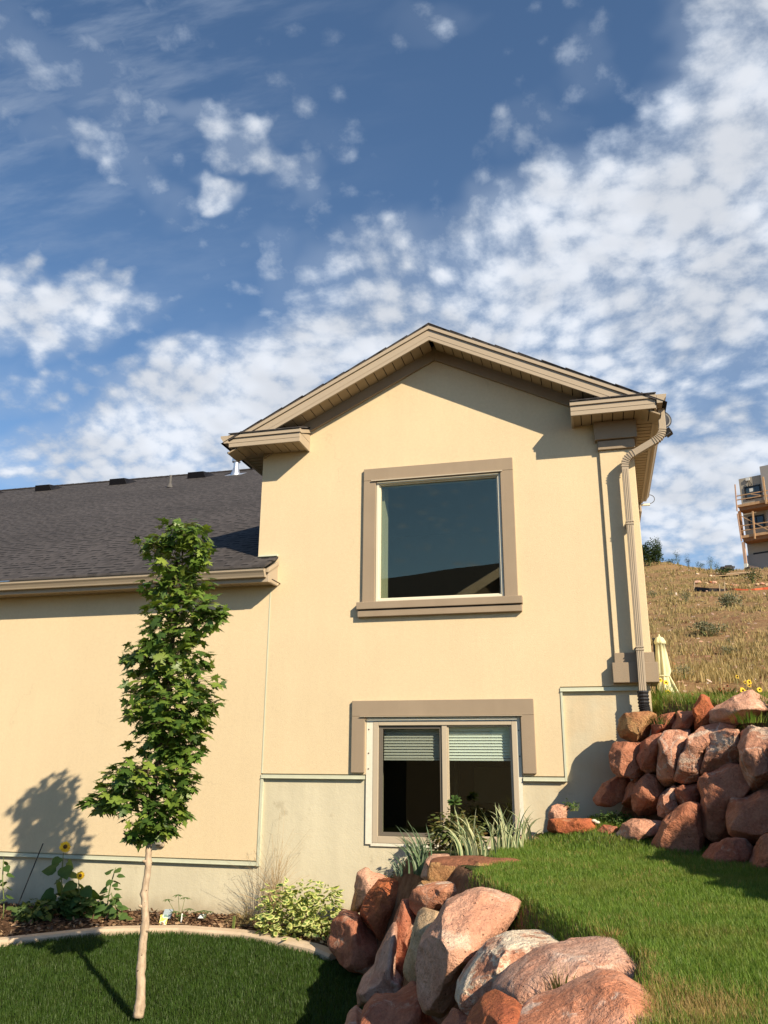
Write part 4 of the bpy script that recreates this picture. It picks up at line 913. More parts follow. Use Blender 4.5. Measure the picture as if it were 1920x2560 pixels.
N = 420000; x = rs.uniform(-9.5, -1.2, N); y = rs.uniform(-6.2, -.6, N)
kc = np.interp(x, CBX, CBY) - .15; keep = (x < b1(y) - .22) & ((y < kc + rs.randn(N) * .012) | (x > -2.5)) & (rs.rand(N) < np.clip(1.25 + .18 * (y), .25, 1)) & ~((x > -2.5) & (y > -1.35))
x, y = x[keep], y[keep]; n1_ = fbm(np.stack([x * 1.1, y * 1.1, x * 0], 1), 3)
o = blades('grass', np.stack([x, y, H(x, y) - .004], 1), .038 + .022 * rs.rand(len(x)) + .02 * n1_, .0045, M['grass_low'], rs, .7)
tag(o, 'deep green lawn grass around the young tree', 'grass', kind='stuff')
# grass on the upper terrace, long and ragged along the rocks
N = 130000; x = rs.uniform(.3, 5., N); y = rs.uniform(-3.2, 5.5, N) ; s_ = x - b2(y)
keep = (s_ > .42) & ~((y > 0) & (x < .66)) & ((rs.rand(N) < .55) | (s_ < .8)); x, y = x[keep], y[keep]
o = blades('grass', np.stack([x, y, H(x, y) - .01], 1), .07 + .08 * rs.rand(len(x)), .006, [M['grass'], M['grass_dry']], rs, .8, (rs.rand(len(x)) < .25).astype(int))
tag(o, 'longer grass on the terrace above the upper boulders', 'grass', kind='stuff')
# clumps of blades growing between the lower boulders
def clump(label, px, py, yy, n, h, spread, mt, z=None, name='grass_clump', cat='grass', w_=.005):
    c = AT(px, py, yy); 
    if z is not None: c[2] = z
    r = np.random.RandomState(int(px)); a = r.rand(n) * 6.283; q_ = r.rand(n) ** .7 * spread
    pos = np.array([c[0], c[1], c[2]]) + np.stack([np.cos(a) * q_, np.sin(a) * q_, a * 0], 1)
    V = []; F = []
    for i in range(n):
        d = np.array([math.cos(a[i]), math.sin(a[i]), 0]); hh_ = h * r.uniform(.45, 1.); ln = h * r.uniform(.1, .6); sd_ = np.array([-d[1], d[0], 0]) * w_ / 2
        sd_ = sd_ + np.array([1, 0, 0]) * w_ * .3; b0 = len(V)
        for k, t_ in enumerate((0, .4, .75, 1.)):
            p = pos[i] + np.array([0, 0, hh_ * (t_ - .25 * t_ * t_)]) + d * ln * t_ * t_; ww = (1, .9, .6, .05)[k]; V += [p - sd_ * ww, p + sd_ * ww]
        for k in range(3): F += [(b0 + 2 * k, b0 + 2 * k + 1, b0 + 2 * k + 3, b0 + 2 * k + 2)]
    o = npmesh(name, np.array(V), np.array(F), mt); return tag(o, label, cat)
M['weed'] = leaf_mat('weed_blade', [(.10, .13, .03), (.22, .20, .07), (.30, .24, .10)], .3)
clump('tall grass clump growing from the gap between the grey-pink and white-patched boulders', 1212, 2160, -6.15, 46, .17, .07, M['weed'])
clump('small dry grass clump beside the right end of the grey-pink boulder', 1322, 2034, -5.6, 30, .10, .05, M['grass_dry'])
clump('thin grass tuft left of the long flat slab', 1000, 1906, -2.85, 30, .09, .06, M['weed'])
clump('dark green grass tuft hanging over the red-pink rocks of the top row', 1420, 1565, -.75, 60, .16, .12, M['grass_low'])
clump('ragged grass tuft at the right edge under the pale pink boulder', 1620, 1562, -1.5, 80, .16, .18, M['grass'])

# ------------------------------------------------------------------ young maple
YT = -2.75
tree = empty('maple_tree', AT(300, 2190, YT), 'slim young maple with a pale bare trunk and tall narrow leafy crown', 'tree')
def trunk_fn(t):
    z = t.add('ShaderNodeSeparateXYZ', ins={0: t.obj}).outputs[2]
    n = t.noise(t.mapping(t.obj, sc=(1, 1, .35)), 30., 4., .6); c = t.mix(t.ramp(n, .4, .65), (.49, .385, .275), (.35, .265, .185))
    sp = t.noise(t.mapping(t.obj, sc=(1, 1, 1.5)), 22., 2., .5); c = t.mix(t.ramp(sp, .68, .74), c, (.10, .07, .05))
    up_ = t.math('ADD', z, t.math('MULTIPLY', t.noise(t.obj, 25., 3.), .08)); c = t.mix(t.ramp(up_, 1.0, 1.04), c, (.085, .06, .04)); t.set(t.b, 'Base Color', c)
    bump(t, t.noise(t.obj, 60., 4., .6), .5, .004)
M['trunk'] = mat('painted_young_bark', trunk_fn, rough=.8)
tp = [(300, 2196), (303, 2150), (306, 2060), (314, 1990), (312, 1930), (320, 1870), (322, 1830), (325, 1790), (334, 1700), (346, 1600), (362, 1500), (372, 1400), (388, 1300), (392, 1230), (400, 1150)]
tw = [.047, .040, .036, .033, .031, .029, .028, .024, .025, .022, .018, .014, .010, .007, .003]
P3 = [AT(a, b_, YT) for a, b_ in tp]; pts = []; rr = []
for i in range(len(P3) - 1):
    for k in range(6):
        t_ = k / 6; pts.append(P3[i] * (1 - t_) + P3[i + 1] * t_ + rs.randn(3) * .0025); rr.append(tw[i] * (1 - t_) + tw[i + 1] * t_ + (.006 if (i * 6 + k) % 7 == 3 and i < 7 else 0))
pts.append(P3[-1]); rr.append(tw[-1])
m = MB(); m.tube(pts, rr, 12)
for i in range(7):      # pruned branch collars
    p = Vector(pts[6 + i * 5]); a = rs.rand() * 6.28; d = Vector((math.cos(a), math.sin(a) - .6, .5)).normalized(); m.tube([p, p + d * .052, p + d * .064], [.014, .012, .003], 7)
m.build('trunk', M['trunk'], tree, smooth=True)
blobs = [(400, 1150, 52, 28, 1), (345, 1180, 40, 24, .7), (430, 1185, 30, 36, .6), (380, 1215, 62, 38, 1.2), (345, 1265, 38, 30, .5), (400, 1262, 60, 30, .8), (425, 1310, 62, 32, 1.2), (455, 1335, 32, 26, .5), (345, 1320, 40, 26, .5),
         (375, 1365, 70, 34, 1.2), (345, 1400, 75, 28, .9), (295, 1415, 34, 18, .35), (385, 1420, 75, 35, 1.2), (400, 1470, 78, 32, 1.3), (320, 1465, 48, 32, .8), (370, 1510, 95, 34, 1.6), (430, 1525, 42, 38, .7), (310, 1530, 40, 26, .5),
         (395, 1560, 72, 32, 1.1), (350, 1570, 60, 32, 1.), (345, 1618, 72, 30, 1.1), (405, 1615, 30, 30, .5), (330, 1665, 75, 34, 1.3), (250, 1690, 55, 34, 1.), (222, 1725, 34, 22, .4), (290, 1722, 70, 34, 1.2), (385, 1690, 38, 36, .7),
         (375, 1735, 40, 34, .7), (335, 1765, 55, 30, .8), (300, 1795, 26, 14, .2), (345, 1792, 34, 16, .3)]
lst = []; br = MB()
for (cx, cy, rx, ry, wt) in blobs:
    rx *= 1.03; ry *= 1.05
    c = AT(cx, cy, YT); k = mperpx(YT, cx * K, cy * K) * K; rxm, rym = rx * k, ry * k
    c = c + np.array([0, rs.uniform(-.5, .5) * rxm * .5, 0]); n = int(62 * wt + 11)
    pos, tip, nrm, sz = cloud(rs, n, c, (rxm * 1.04, rxm * .85, rym * 1.0), .40, .35, .75, (.075, .135))
    lst.append(place(MAPLE, pos, tip, nrm, sz))
    lst.append(place(MAPLE, *cloud(rs, int(6 * wt) + 1, c, (rxm * .9, rxm * .8, rym), .42, .4, .5, (.05, .08))))
    j = int(np.argmin([abs(q_[2] - (c[2] - rxm * .9)) for q_ in pts])); b0 = Vector(pts[j])
    br.tube([b0, b0.lerp(Vector(c), .5) + Vector((0, 0, -.02)), Vector(c), Vector(c) + (Vector(c) - b0).normalized() * rxm * .5], [.009, .007, .004, .001], 5)
    for q_ in range(0, n, 3): br.tube([Vector(c), Vector(pos[q_])], [.0025, .0015], 3, caps=False)
br.build('branch', mat('young_branch', color=(.10, .075, .045), rough=.8), tree)
V, F = multi(lst)
M['maple'] = leaf_mat('maple_leaf', [(.045, .09, .018), (.08, .15, .026), (.13, .21, .034), (.23, .30, .05)], .30, .42, .45)
npmesh('crown', V, F, M['maple'], tree)

# ------------------------------------------------------------------ garden bed
M['stem'] = leaf_mat('plant_stem', [(.10, .16, .05), (.16, .19, .07)], .1)
M['leaf'] = leaf_mat('garden_leaf', [(.055, .115, .03), (.085, .155, .04), (.13, .19, .05)], .35)
M['petal'] = leaf_mat('yellow_petal', [(.80, .50, .02), (.85, .62, .04)], .3)
M['disc'] = mat('flower_disc', color=(.10, .055, .015), rough=.9)
def stem(parent, pts, r=.006, mt='stem', name='stem'):
    m = MB(); m.tube(pts, [r] * (len(pts) - 1) + [r * .5], 6); return m.build(name, M[mt], parent, smooth=True)
def leaves(parent, tpl, items, mt='leaf', name='leaves'):
    pos = np.array([i[0] for i in items]); tip = np.array([i[1] for i in items], float); nr = np.array([i[2] for i in items], float); V, F = place(tpl, pos, tip, nr, np.array([i[3] for i in items])); return npmesh(name, V, F, M[mt], parent)
def flower(parent, c, d, r, np_=18, dr=.38):
    c = np.array(c); d = _n(np.array(d, float)); u = _n(np.cross(d, [0, 0, 1.])); v = np.cross(u, d); items = []
    for k in range(np_):
        a = 2 * math.pi * k / np_; e = u * math.cos(a) + v * math.sin(a); items.append((c + e * r * dr * .8, e + d * rs.uniform(-.15, .3), d, r * rs.uniform(.62, .85)))
    o = leaves(parent, LANCE if r < .03 else OVAL, items, 'petal', 'petals')
    m = MB(); m.tube([c - d * .01, c + d * .006, c + d * .014], [r * dr, r * dr, r * dr * .5], 12); m.build('disc', M['disc'], parent); return o
SUNV = -SUN_D / np.linalg.norm(SUN_D)
# two sunflowers and their neighbours
def stalk(name, label, cat, base, top, yy, n, sz, tpl=HEART, mt='leaf', lean=0., wig=.012, spread=1., r=.007):
    b_ = AT(base[0], base[1], yy); t_ = AT(top[0], top[1], yy); e = empty(name, b_, label, cat)
    pts = [b_ + (t_ - b_) * f + np.array([wig * math.sin(f * 7), 0, 0]) * (0 < f < 1) for f in np.linspace(0, 1, 7)]; stem(e, pts, r)
    it = []
    for k in range(n):
        f = .12 + .86 * (k + .5) / n; p = b_ + (t_ - b_) * f; a = k * 2.4 + rs.rand(); d = np.array([math.cos(a), math.sin(a) * .7, rs.uniform(-.35, .35)])
        pl = p + d * sz * .35 * spread; it.append((pl, d + np.array([0, 0, -.35]), np.array([0, -.55, .9]) + rs.randn(3) * .3, sz * rs.uniform(.65, 1.1) * (1.1 - .35 * f)))
    leaves(e, tpl, it, mt); return e, t_
e, t_ = stalk('sunflower', 'taller sunflower with its yellow head above the foundation line', 'sunflower', (130, 1985), (137, 1842), -.5, 13, .26)
flower(e, AT(141, 1829, -.5), (.55, -.6, .25), .068)
e, t_ = stalk('sunflower', 'shorter sunflower with a smaller yellow head right of the taller one', 'sunflower', (178, 1985), (170, 1900), -.5, 13, .25)
flower(e, AT(174, 1891, -.5), (.2, -.9, .2), .05)
stalk('leafy_plant', 'upright leafy stalk with drooping heart-shaped leaves right of the sunflowers', 'plant', (222, 1988), (250, 1874), -.45, 16, .15)
stalk('leafy_plant', 'short leafy plant between the upright stalk and the tree trunk', 'plant', (262, 1992), (240, 1928), -.55, 20, .12)
stalk('leafy_plant', 'tall pale leafy plant cut off by the left edge of the photo', 'plant', (6, 1985), (8, 1852), -.8, 12, .14)
def bush(name, label, cat, cx, cy, rx, ry, yy, n, sz, mt, tpl=OVAL, depth=1., seed=1, upb=.6, stems=True):
    r_ = np.random.RandomState(seed); c = AT(cx, cy, yy); k = mperpx(yy, cx * K, cy * K) * K; base = c.copy(); base[2] -= ry * k
    e = empty(name, base, label, cat); lst = []
    for j in range(10):
        d = r_.randn(3); d = _n(d) * r_.rand() ** .4 * .62; cc = c + d * np.array([rx * k, rx * k * depth, ry * k]); q_ = r_.uniform(.35, .6)
        lst.append(place(tpl, *cloud(r_, n // 10, cc, (rx * k * q_, rx * k * depth * q_, ry * k * q_), .4, .15, upb, sz)))
    V, F = multi(lst); fo = npmesh('foliage', V, F, M[mt] if isinstance(mt, str) else mt, e)
    if stems:
        m = MB()
        for j in range(9):
            d = r_.randn(3) * .5; m.tube([base + d * np.array([.05, .05, 0]), c + d * np.array([rx * k * .8, rx * k * .6, ry * k * .5])], [.006, .002], 5)
        m.build('stem', M['stem'] if name != 'sagebrush' else M['trunk'], e)
    return e
M['low_leaf'] = leaf_mat('low_leaf', [(.05, .10, .035), (.10, .16, .045), (.20, .24, .06)], .35)
bush('leafy_plant', 'low yellow-green bush in front of the leaning black stake', 'plant', 80, 1965, 55, 32, -.75, 260, (.05, .09), 'low_leaf', HEART, .8, 2)
bush('leafy_plant', 'low shaded bush under the sunflowers', 'plant', 165, 1955, 48, 34, -.5, 240, (.06, .10), 'leaf', HEART, .7, 3)
m = MB(); m.bar(AT(93, 1822, -.45), AT(36, 1962, -.55), .03, .012); tag(m.build('garden_stake', M['black'], bevel=.002), 'black plastic stake leaning against the bed left of the sunflowers', 'stake')
# palmate seedlings
def palmate(label, base, heads, yy, sz):
    b_ = AT(base[0], base[1], yy); e = empty('seedling', b_, label, 'plant'); it = []; m = MB()
    for (hx, hy) in heads:
        it = []
        h_ = AT(hx, hy, yy + rs.uniform(-.04, .04)); m.tube([b_, (b_ + h_) / 2 + np.array([0, 0, .01]), h_], [.004, .003, .002], 5)
        for k in range(8):
            a = k * .785 + rs.rand() * .3; it.append((h_, np.array([math.cos(a), math.sin(a), -.18]), np.array([0, -.15, 1.]), sz * rs.uniform(.8, 1.1)))
        leaves(e, LANCE, it, 'leaf', 'leaf_rosette')
    m.build('stem', M['stem'], e)
palmate('small plant with fingered leaves behind the white plant tag', (388, 1992), [(362, 1942), (385, 1932), (400, 1938), (378, 1968), (392, 1975), (408, 1962)], -.45, .085)
palmate('tiny fingered seedling right of the white plant tag', (442, 1984), [(430, 1968), (452, 1968), (440, 1966)], -.4, .075)
def card(name, label, px, py, yy, w_, h_, mt, rz=0., lean=.15, cat='plant tag'):
    c = AT(px, py, yy); m = MB(); ex = Vector((math.cos(rz), math.sin(rz), 0)); ez = Vector((0, lean, 1)).normalized(); ey = ex.cross(ez) * -1
    m.obox(Vector(c) + ez * h_ / 2, ex * w_ / 2, ey * .0015, ez * h_ / 2); return tag(m.build(name, mt, bevel=.0008), label, cat)
card('plant_tag', 'narrow white plant tag standing in the mulch', 391, 1994, -.5, .016, .10, mat('white_plastic', color=(.8, .8, .76), rough=.4))
def tagpaint(t):
    z = t.add('ShaderNodeSeparateXYZ', ins={0: t.obj}).outputs[2]; n = t.noise(t.obj, 22., 2., .5)
    c = t.mix(t.ramp(n, .45, .5), (.72, .62, .10), (.62, .62, .52)); t.set(t.b, 'Base Color', t.mix(t.ramp(n, .58, .62), c, (.15, .25, .22)))
ptag = mat('printed_tag', tagpaint, rough=.4)
card('plant_tag', 'yellow and white printed plant label curling over by the kerb', 350, 2003, -.62, .085, .13, ptag, .35, .3)
m = MB(); c = AT(362, 1974, -.42); m.obox(c, (.05, .01, 0), (0, .03, .045), (0, -.001, .001)); tag(m.build('plant_tag', mat('grey_blue_plastic', color=(.30, .36, .40), rough=.4)), 'grey-blue plastic plant label behind the yellow one', 'plant tag')
m = MB(); c = AT(437, 1979, -.38); m.obox(c, (.04, .01, 0), (0, .02, .02), (0, -.001, .001)); tag(m.build('plant_tag', mat('pale_plastic', color=(.6, .63, .62), rough=.4)), 'pale plastic label lying under the tiny seedling', 'plant tag')
card('plant_tag', 'green and yellow plant label standing near the variegated shrub', 503, 2014, -.68, .05, .16, leaf_mat('green_tag', [(.30, .42, .08), (.5, .55, .2)], .2), -.6, .1)
# variegated shrub: cream-edged leaves
def varie():
    n = 10; a = np.linspace(0, 2 * math.pi, n, endpoint=False); V = [(.5, 0, 0)]
    for s_ in (.58, 1.): V += [(.5 + .5 * math.cos(t) * s_, .27 * math.sin(t) * s_ * (1 - .25 * math.cos(t)), -.16 * abs(math.sin(t)) * s_ - .05) for t in a]
    F = [(0, 1 + i, 1 + (i + 1) % n) for i in range(n)]; mi_ = [0] * n
    for i in range(n): p, q_ = 1 + i, 1 + (i + 1) % n; F += [(p, p + n, q_ + n), (p, q_ + n, q_)]; mi_ += [1, 1]
    return np.array(V), np.array(F), np.array(mi_)
VV, VF, VM = varie()
M['var_g'] = leaf_mat('variegated_green', [(.10, .19, .05), (.16, .25, .06), (.24, .32, .08)], .3); M['var_y'] = leaf_mat('variegated_cream', [(.52, .55, .20), (.60, .62, .28), (.46, .50, .14)], .3)
r_ = np.random.RandomState(8); shr = empty('variegated_shrub', AT(645, 2035, -.75), 'round variegated shrub with yellow-edged leaves beside the boulders', 'shrub'); lst = []; cnt = 0
for (cx, cy, rx, ry, n) in ((600, 1940, 34, 30, 70), (650, 1925, 45, 28, 100), (700, 1940, 34, 26, 70), (625, 1965, 55, 32, 120), (685, 1970, 45, 34, 120), (600, 1995, 38, 26, 70), (650, 2005, 55, 30, 130), (690, 2000, 30, 24, 60), (720, 1925, 10, 8, 8), (575, 1985, 20, 25, 30)):
    c = AT(cx, cy, -.75); k = mperpx(-.75, cx * K, cy * K) * K; pos, tip, nrm, sz = cloud(r_, int(n * 1.0), c, (rx * k, rx * k * .9, ry * k), .4, .2, .5, (.055, .095)); lst.append(place((VV, VF), pos, tip, nrm, sz)); cnt += len(pos)
V, F = multi(lst); npmesh('foliage', V, F, [M['var_g'], M['var_y']], shr, mi=np.tile(VM, cnt))
m = MB(); b_ = AT(645, 2035, -.75)
for k in range(14): d = r_.randn(3); m.tube([b_ + d * np.array([.04, .04, 0]), b_ + d * np.array([.15, .1, 0]) + np.array([0, 0, .35])], [.006, .003], 5)
m.build('stem', M['stem'], shr)
# dry airy grass behind it
def wisps(name, label, base, rx, ry, yy, n, mt, seed, cat='plant', w_=.003):
    r2 = np.random.RandomState(seed); b_ = AT(base[0], base[1], yy); k = mperpx(yy, base[0] * K, base[1] * K) * K; m = MB()
    for i in range(n):
        tx = r2.randn() * rx * .5 * k; tz = abs(r2.randn() * .45 + .5) * ry * k; ty = r2.randn() * .1; p0 = b_ + r2.randn(3) * np.array([.05, .03, 0]); p3 = b_ + np.array([tx, ty, tz]); mid = (p0 + p3) / 2 + np.array([tx * -.2, 0, tz * .18])
        m.tube([p0, mid, p3, p3 + r2.randn(3) * .04], [w_ / 2, w_ / 2.2, w_ / 3, w_ / 5], 3, caps=False)
    return tag(m.build(name, mt), label, cat)
wisps('dry_plant', 'airy dead straw-coloured plant behind the variegated shrub', (590, 1985), 75, 105, -.3, 260, leaf_mat('straw', [(.40, .27, .13), (.52, .36, .19), (.25, .18, .10)], .2), 5)
wisps('dry_plant', 'low brown dry clump left of the variegated shrub', (530, 2000), 40, 30, -.45, 120, leaf_mat('brown_straw', [(.30, .20, .09), (.22, .20, .07), (.42, .30, .16)], .2), 6)
# mulch chips and litter: nobody could count them
N = 5200; x = rs.uniform(-10.5, -2.6, N); kc = np.interp(x, CBX, CBY); y = kc + .03 + (0 - kc) * rs.rand(N); pos = np.stack([x, y, H(x, y) + .055], 1)
V, F = place(OVAL, pos, rs.randn(N, 3) * [1, 1, .4], rs.randn(N, 3) * .5 + [0, 0, 1], rs.uniform(.025, .075, N))
tag(npmesh('bark_chips', V, F, leaf_mat('bark_chip', [(.05, .028, .016), (.10, .055, .03), (.22, .13, .075), (.36, .25, .15)], 0.)), 'brown bark chips and dry litter covering the garden bed', 'mulch', kind='stuff')

# ------------------------------------------------------------------ plants under the lower window
M['dark_leaf'] = leaf_mat('dark_shrub_leaf', [(.05, .075, .02), (.09, .12, .03), (.14, .15, .045), (.22, .15, .06)], .2, .4, .4)
bush('dark_shrub', 'dense dark green shrub with reddish tips under the sliding window', 'shrub', 985, 1800, 84, 52, -.60, 1800, (.04, .07), 'dark_leaf', OVAL, .5, 12)
M['iris_g'] = leaf_mat('iris_green', [(.10, .17, .08), (.16, .23, .11)], .25); M['iris_c'] = leaf_mat('iris_cream', [(.46, .49, .27), (.56, .56, .34)], .25); M['iris_b'] = leaf_mat('iris_blue_green', [(.07, .12, .085), (.12, .18, .12), (.30, .34, .24)], .2)
def gnd(px, py, s0=2.5, s1=14.):
    r = rayd(px, py); s_ = np.arange(s0, s1, .01); P_ = CAM[None] + r[None] * s_[:, None]; h_ = H(P_[:, 0], P_[:, 1]); i = np.argmax(h_ >= P_[:, 2])
    p = P_[i] if h_[i] >= P_[i, 2] else P_[np.argmin(np.abs(P_[:, 1] + .3))]
    if p[1] > -.25: p = CAM + r * ((-.25 - CAM[1]) / r[1]); p[2] = H(p[0], p[1])
    return p
def iris(label, base, n, h, spread, yy, seed, mats, lean=0., cat='iris', w_=.022):
    r2 = np.random.RandomState(seed); b_ = gnd(base[0] * K, base[1] * K); V = []; F = []; MI = []
    for i in range(n):
        p0 = b_ + r2.randn(3) * np.array([spread, .05, .012]); a = r2.randn() * .5 + lean; L = h * r2.uniform(.55, 1.05); dr = r2.uniform(0, .9); az = r2.uniform(0, 6.28); sd_ = np.array([math.cos(az) * .5 + .7, math.sin(az) * .5, 0]); sd_ = _n(sd_) * w_ / 2 * r2.uniform(.7, 1.2); dy = r2.randn() * .25; b0 = len(V); ns_ = 9
        for k in range(ns_):
            t = k / (ns_ - 1); th_ = a * t + dr * np.sign(a) * t * t * 1.1
            if k: p = p + np.array([math.sin(th_), dy * t, math.cos(th_)]) * L / (ns_ - 1)
            else: p = p0
            w1 = (1 - t ** 2.5) * .95 + .05
            for q_ in (-1, -.38, .38, 1): V.append(p + sd_ * q_ * w1)
        cream = r2.rand() < .5
        for k in range(ns_ - 1):
            for c_ in range(3): j = b0 + k * 4 + c_; F.append((j, j + 1, j + 5, j + 4)); MI.append((1 if c_ == (i % 3) or (cream and c_ != 1) else 0))
    o = npmesh('iris_clump', np.array(V), np.array(F), mats, mi=MI); return tag(o, label, cat)
iris('cream-striped iris clump in front of the dark shrub', (1015, 1850), 40, .40, .10, -.95, 21, [M['iris_g'], M['iris_c']], -.15)
iris('tall cream-striped iris clump by the right jamb of the sliding window', (1092, 1838), 34, .45, .07, -.8, 22, [M['iris_g'], M['iris_c']], .1)
iris('small arching iris at the foot of the wall right of the window', (1135, 1822), 12, .42, .05, -.5, 24, [M['iris_g'], M['iris_c']], .35)
iris('blue-green spiky iris clump spilling left over the boulders', (912, 1886), 60, .46, .06, -1.3, 23, [M['iris_b'], M['iris_g']], -.55, w_=.015)
iris('low spiky iris tuft behind the pale pink boulder', (868, 1892), 26, .30, .06, -1.0, 25, [M['iris_b'], M['iris_b']], -.5, w_=.012)
b_ = AT(985, 1800, -.62); h_ = AT(982, 1732, -.62); e = empty('tall_spurge', b_, 'single stalk with a green leafy rosette in front of the window mullion', 'plant'); stem(e, [b_, (b_ + h_) / 2, h_], .005)
leaves(e, OVAL, [(h_ + np.array([0, 0, rs.uniform(-.02, .03)]), np.array([math.cos(a), math.sin(a) * .6 - .3, rs.uniform(-.1, .6)]), np.array([0, -.6, .7]), .085) for a in np.linspace(0, 6.1, 15)] +
       [(h_ + np.array([0, 0, .02]), np.array([math.cos(a), math.sin(a) * .6 - .2, 1.2]), np.array([0, -.8, .3]), .06) for a in np.linspace(0, 6.1, 7)])
bush('ground_cover', 'dark low leafy ground cover behind the tall pale pink boulder', 'plant', 875, 1895, 55, 16, -1.0, 500, (.03, .055), 'dark_leaf', LANCE, 1., 41)
bush('weed', 'small leafy weed growing beside the upright pink rock', 'plant', 1240, 1738, 20, 12, -.45, 80, (.02, .04), 'leaf', OVAL, 1., 31)
bush('weed', 'low green weed patch in the shade on the planter ledge', 'plant', 1330, 1765, 42, 16, -.62, 260, (.02, .045), 'leaf', OVAL, .6, 32)
for k, (px, py) in enumerate(((1485, 2052), (1493, 2056))):
    c = at(px, py, -.8); m = MB(); vv = ICO5_V * np.array([.028, .022, .016]) + c; tag(npmesh('pebble', vv, ICO5_F, mat('pale_pebble', color=(.6, .55, .46), rough=.7) if k == 0 else bpy.data.materials['pale_pebble'], smooth=True), 'pale pebble lying on the bumpy orange planter rock', 'pebble', 'pale pebbles on the planter edge')
# ================================================================== the slope behind
def hit(px, py, y0=8., y1=140.):
    r = rayd(px, py); ys = np.arange(y0, y1, .1); P_ = CAM[None] + r[None] * ((ys - CAM[1]) / r[1])[:, None]; h_ = H(P_[:, 0], P_[:, 1]); ok = (h_ > P_[:, 2]); i = np.argmax(ok) if ok.any() else int(np.argmax(np.where(ys < 90, h_ - P_[:, 2], -99))); P_[i, 2] = h_[i]
    return P_[i]
ZH = (1400, 1100, 3.16)
def HZ(x, y): return hit(ZH[0] + x / ZH[2], ZH[1] + y / ZH[2])
# dry bunch grass
N = 9000; rs = np.random.RandomState(77); yy = 8.5 + 75 * rs.rand(N) ** 1.25; xx = rs.uniform(.045, .34, N) * (yy + 10)
dn_ = fbm(np.stack([xx * .35, yy * .35, xx * 0], 1), 3); keep = (dn_ > .02) | (rs.rand(N) < .12); xx, yy = xx[keep], yy[keep]; n = len(xx); k = 8
px_ = np.repeat(xx, k) + rs.randn(n * k) * .09; py_ = np.repeat(yy, k) + rs.randn(n * k) * .09
M['bunch'] = leaf_mat('bunch_grass', [(.37, .285, .135), (.46, .36, .18), (.28, .215, .10), (.22, .195, .10)], .3, .7, .1)
o = blades('dry_grass', np.stack([px_, py_, H(px_, py_) - .02], 1), rs.uniform(.10, .32, n * k) * np.repeat(.55 + .6 * rs.rand(n), k), .018 + .0006 * np.repeat(yy, k), M['bunch'], rs, .55)
tag(o, 'straw-coloured bunch grass covering the dry slope', 'grass', kind='stuff')
N = 2600; yy = 9 + 70 * rs.rand(N); xx = rs.uniform(.045, .34, N) * (yy + 10); pos = np.stack([xx, yy, H(xx, yy) + .01], 1)
V, F = place(OVAL, pos, rs.randn(N, 3) * [1, 1, .3], rs.randn(N, 3) * .6 + [0, -.5, 1], rs.uniform(.06, .22, N)); V[:, 2] += 0
tag(npmesh('stone_litter', V, F, leaf_mat('stone_litter', [(.50, .38, .28), (.30, .12, .07), (.58, .50, .42), (.38, .2, .13)], 0.)), 'small pale and reddish stones strewn over the dry slope', 'stones', kind='stuff')
M['sage'] = leaf_mat('sage_leaf', [(.18, .185, .12), (.25, .25, .165), (.12, .12, .07)], .2, .8, .1); M['hill_green'] = leaf_mat('hill_tree_leaf', [(.022, .042, .018), (.035, .065, .022), (.06, .09, .03)], .2, .6, .2)
def hillbush(name, label, cat, x, y, rx, ry, mt, n=420, sz=None, group=None, seed=1, spire=False):
    if name == 'sagebrush': rx *= 1.2; ry *= 1.25
    if name == 'crest_shrub': rx *= 1.35; ry *= 1.3; n = int(n * 1.6)
    r2 = np.random.RandomState(seed + 40); p = HZ(x, y + ry * .9); d = np.linalg.norm(p - CAM); k = d / FPX / ZH[2]; rx *= 1.12; ry *= 1.12; R_ = np.array([rx * k, rx * k * .8, ry * k]); c = p + np.array([0, 0, R_[2] * .85]); e = empty(name, p, label, cat, group); lst = []
    s0 = k * rx * .09 if sz is None else sz
    for j in range(12):
        dd = _n(r2.randn(3)) * r2.rand() ** .4 * .65; q_ = r2.uniform(.3, .55); lst.append(place(OVAL if not spire else LANCE, *cloud(r2, n // 12, c + dd * R_, R_ * q_, .4, -.3, .2, (s0 * .8, s0 * 1.8))))
    V, F = multi(lst); npmesh('foliage', V, F, mt, e); m = MB()
    for j in range(6): dd = r2.randn(3) * .4; m.tube([p - np.array([0, 0, .1]), c + dd * R_ * .8], [k * rx * .03 + .005, .004], 5)
    m.build('stem', M['stem'], e); return e
hillbush('sagebrush', 'wide grey-green sagebrush left of the scattered stones, nearest the middle of the slope', 'sagebrush', 1180, 1500, 100, 48, M['sage'], 700, seed=1)
hillbush('sagebrush', 'large grey-green sagebrush just below the right part of the silt fence', 'sagebrush', 1330, 1272, 95, 48, M['sage'], 700, seed=2)
hillbush('sagebrush', 'round sagebrush below the left end of the silt fence', 'sagebrush', 990, 1240, 46, 36, M['sage'], 420, seed=3)
hillbush('sagebrush', 'small sagebrush beside the house corner high on the slope', 'sagebrush', 735, 1218, 42, 26, M['sage'], 360, seed=4)
hillbush('sagebrush', 'tiny sagebrush between the house corner and the round one', 'sagebrush', 880, 1218, 26, 20, M['sage'], 240, seed=5)
hillbush('sagebrush', 'sagebrush low on the slope above the closed umbrella foot', 'sagebrush', 980, 1832, 62, 48, M['sage'], 520, seed=6)
hillbush('sagebrush', 'flat sagebrush on the right half of the lower slope', 'sagebrush', 1325, 1668, 58, 30, M['sage'], 420, seed=7)
hillbush('sagebrush', 'faint grey sagebrush just above the flat one', 'sagebrush', 1345, 1585, 36, 24, M['sage'], 240, seed=8)
t_ = hillbush('hill_tree', 'dense dark green tree on the crest beside the house corner', 'tree', 712, 905, 96, 100, M['hill_green'], 3000, seed=9)
hillbush('hill_tree', 'pointed dark green tree on the crest right of the dense one', 'tree', 785, 885, 52, 112, M['hill_green'], 1600, seed=10)
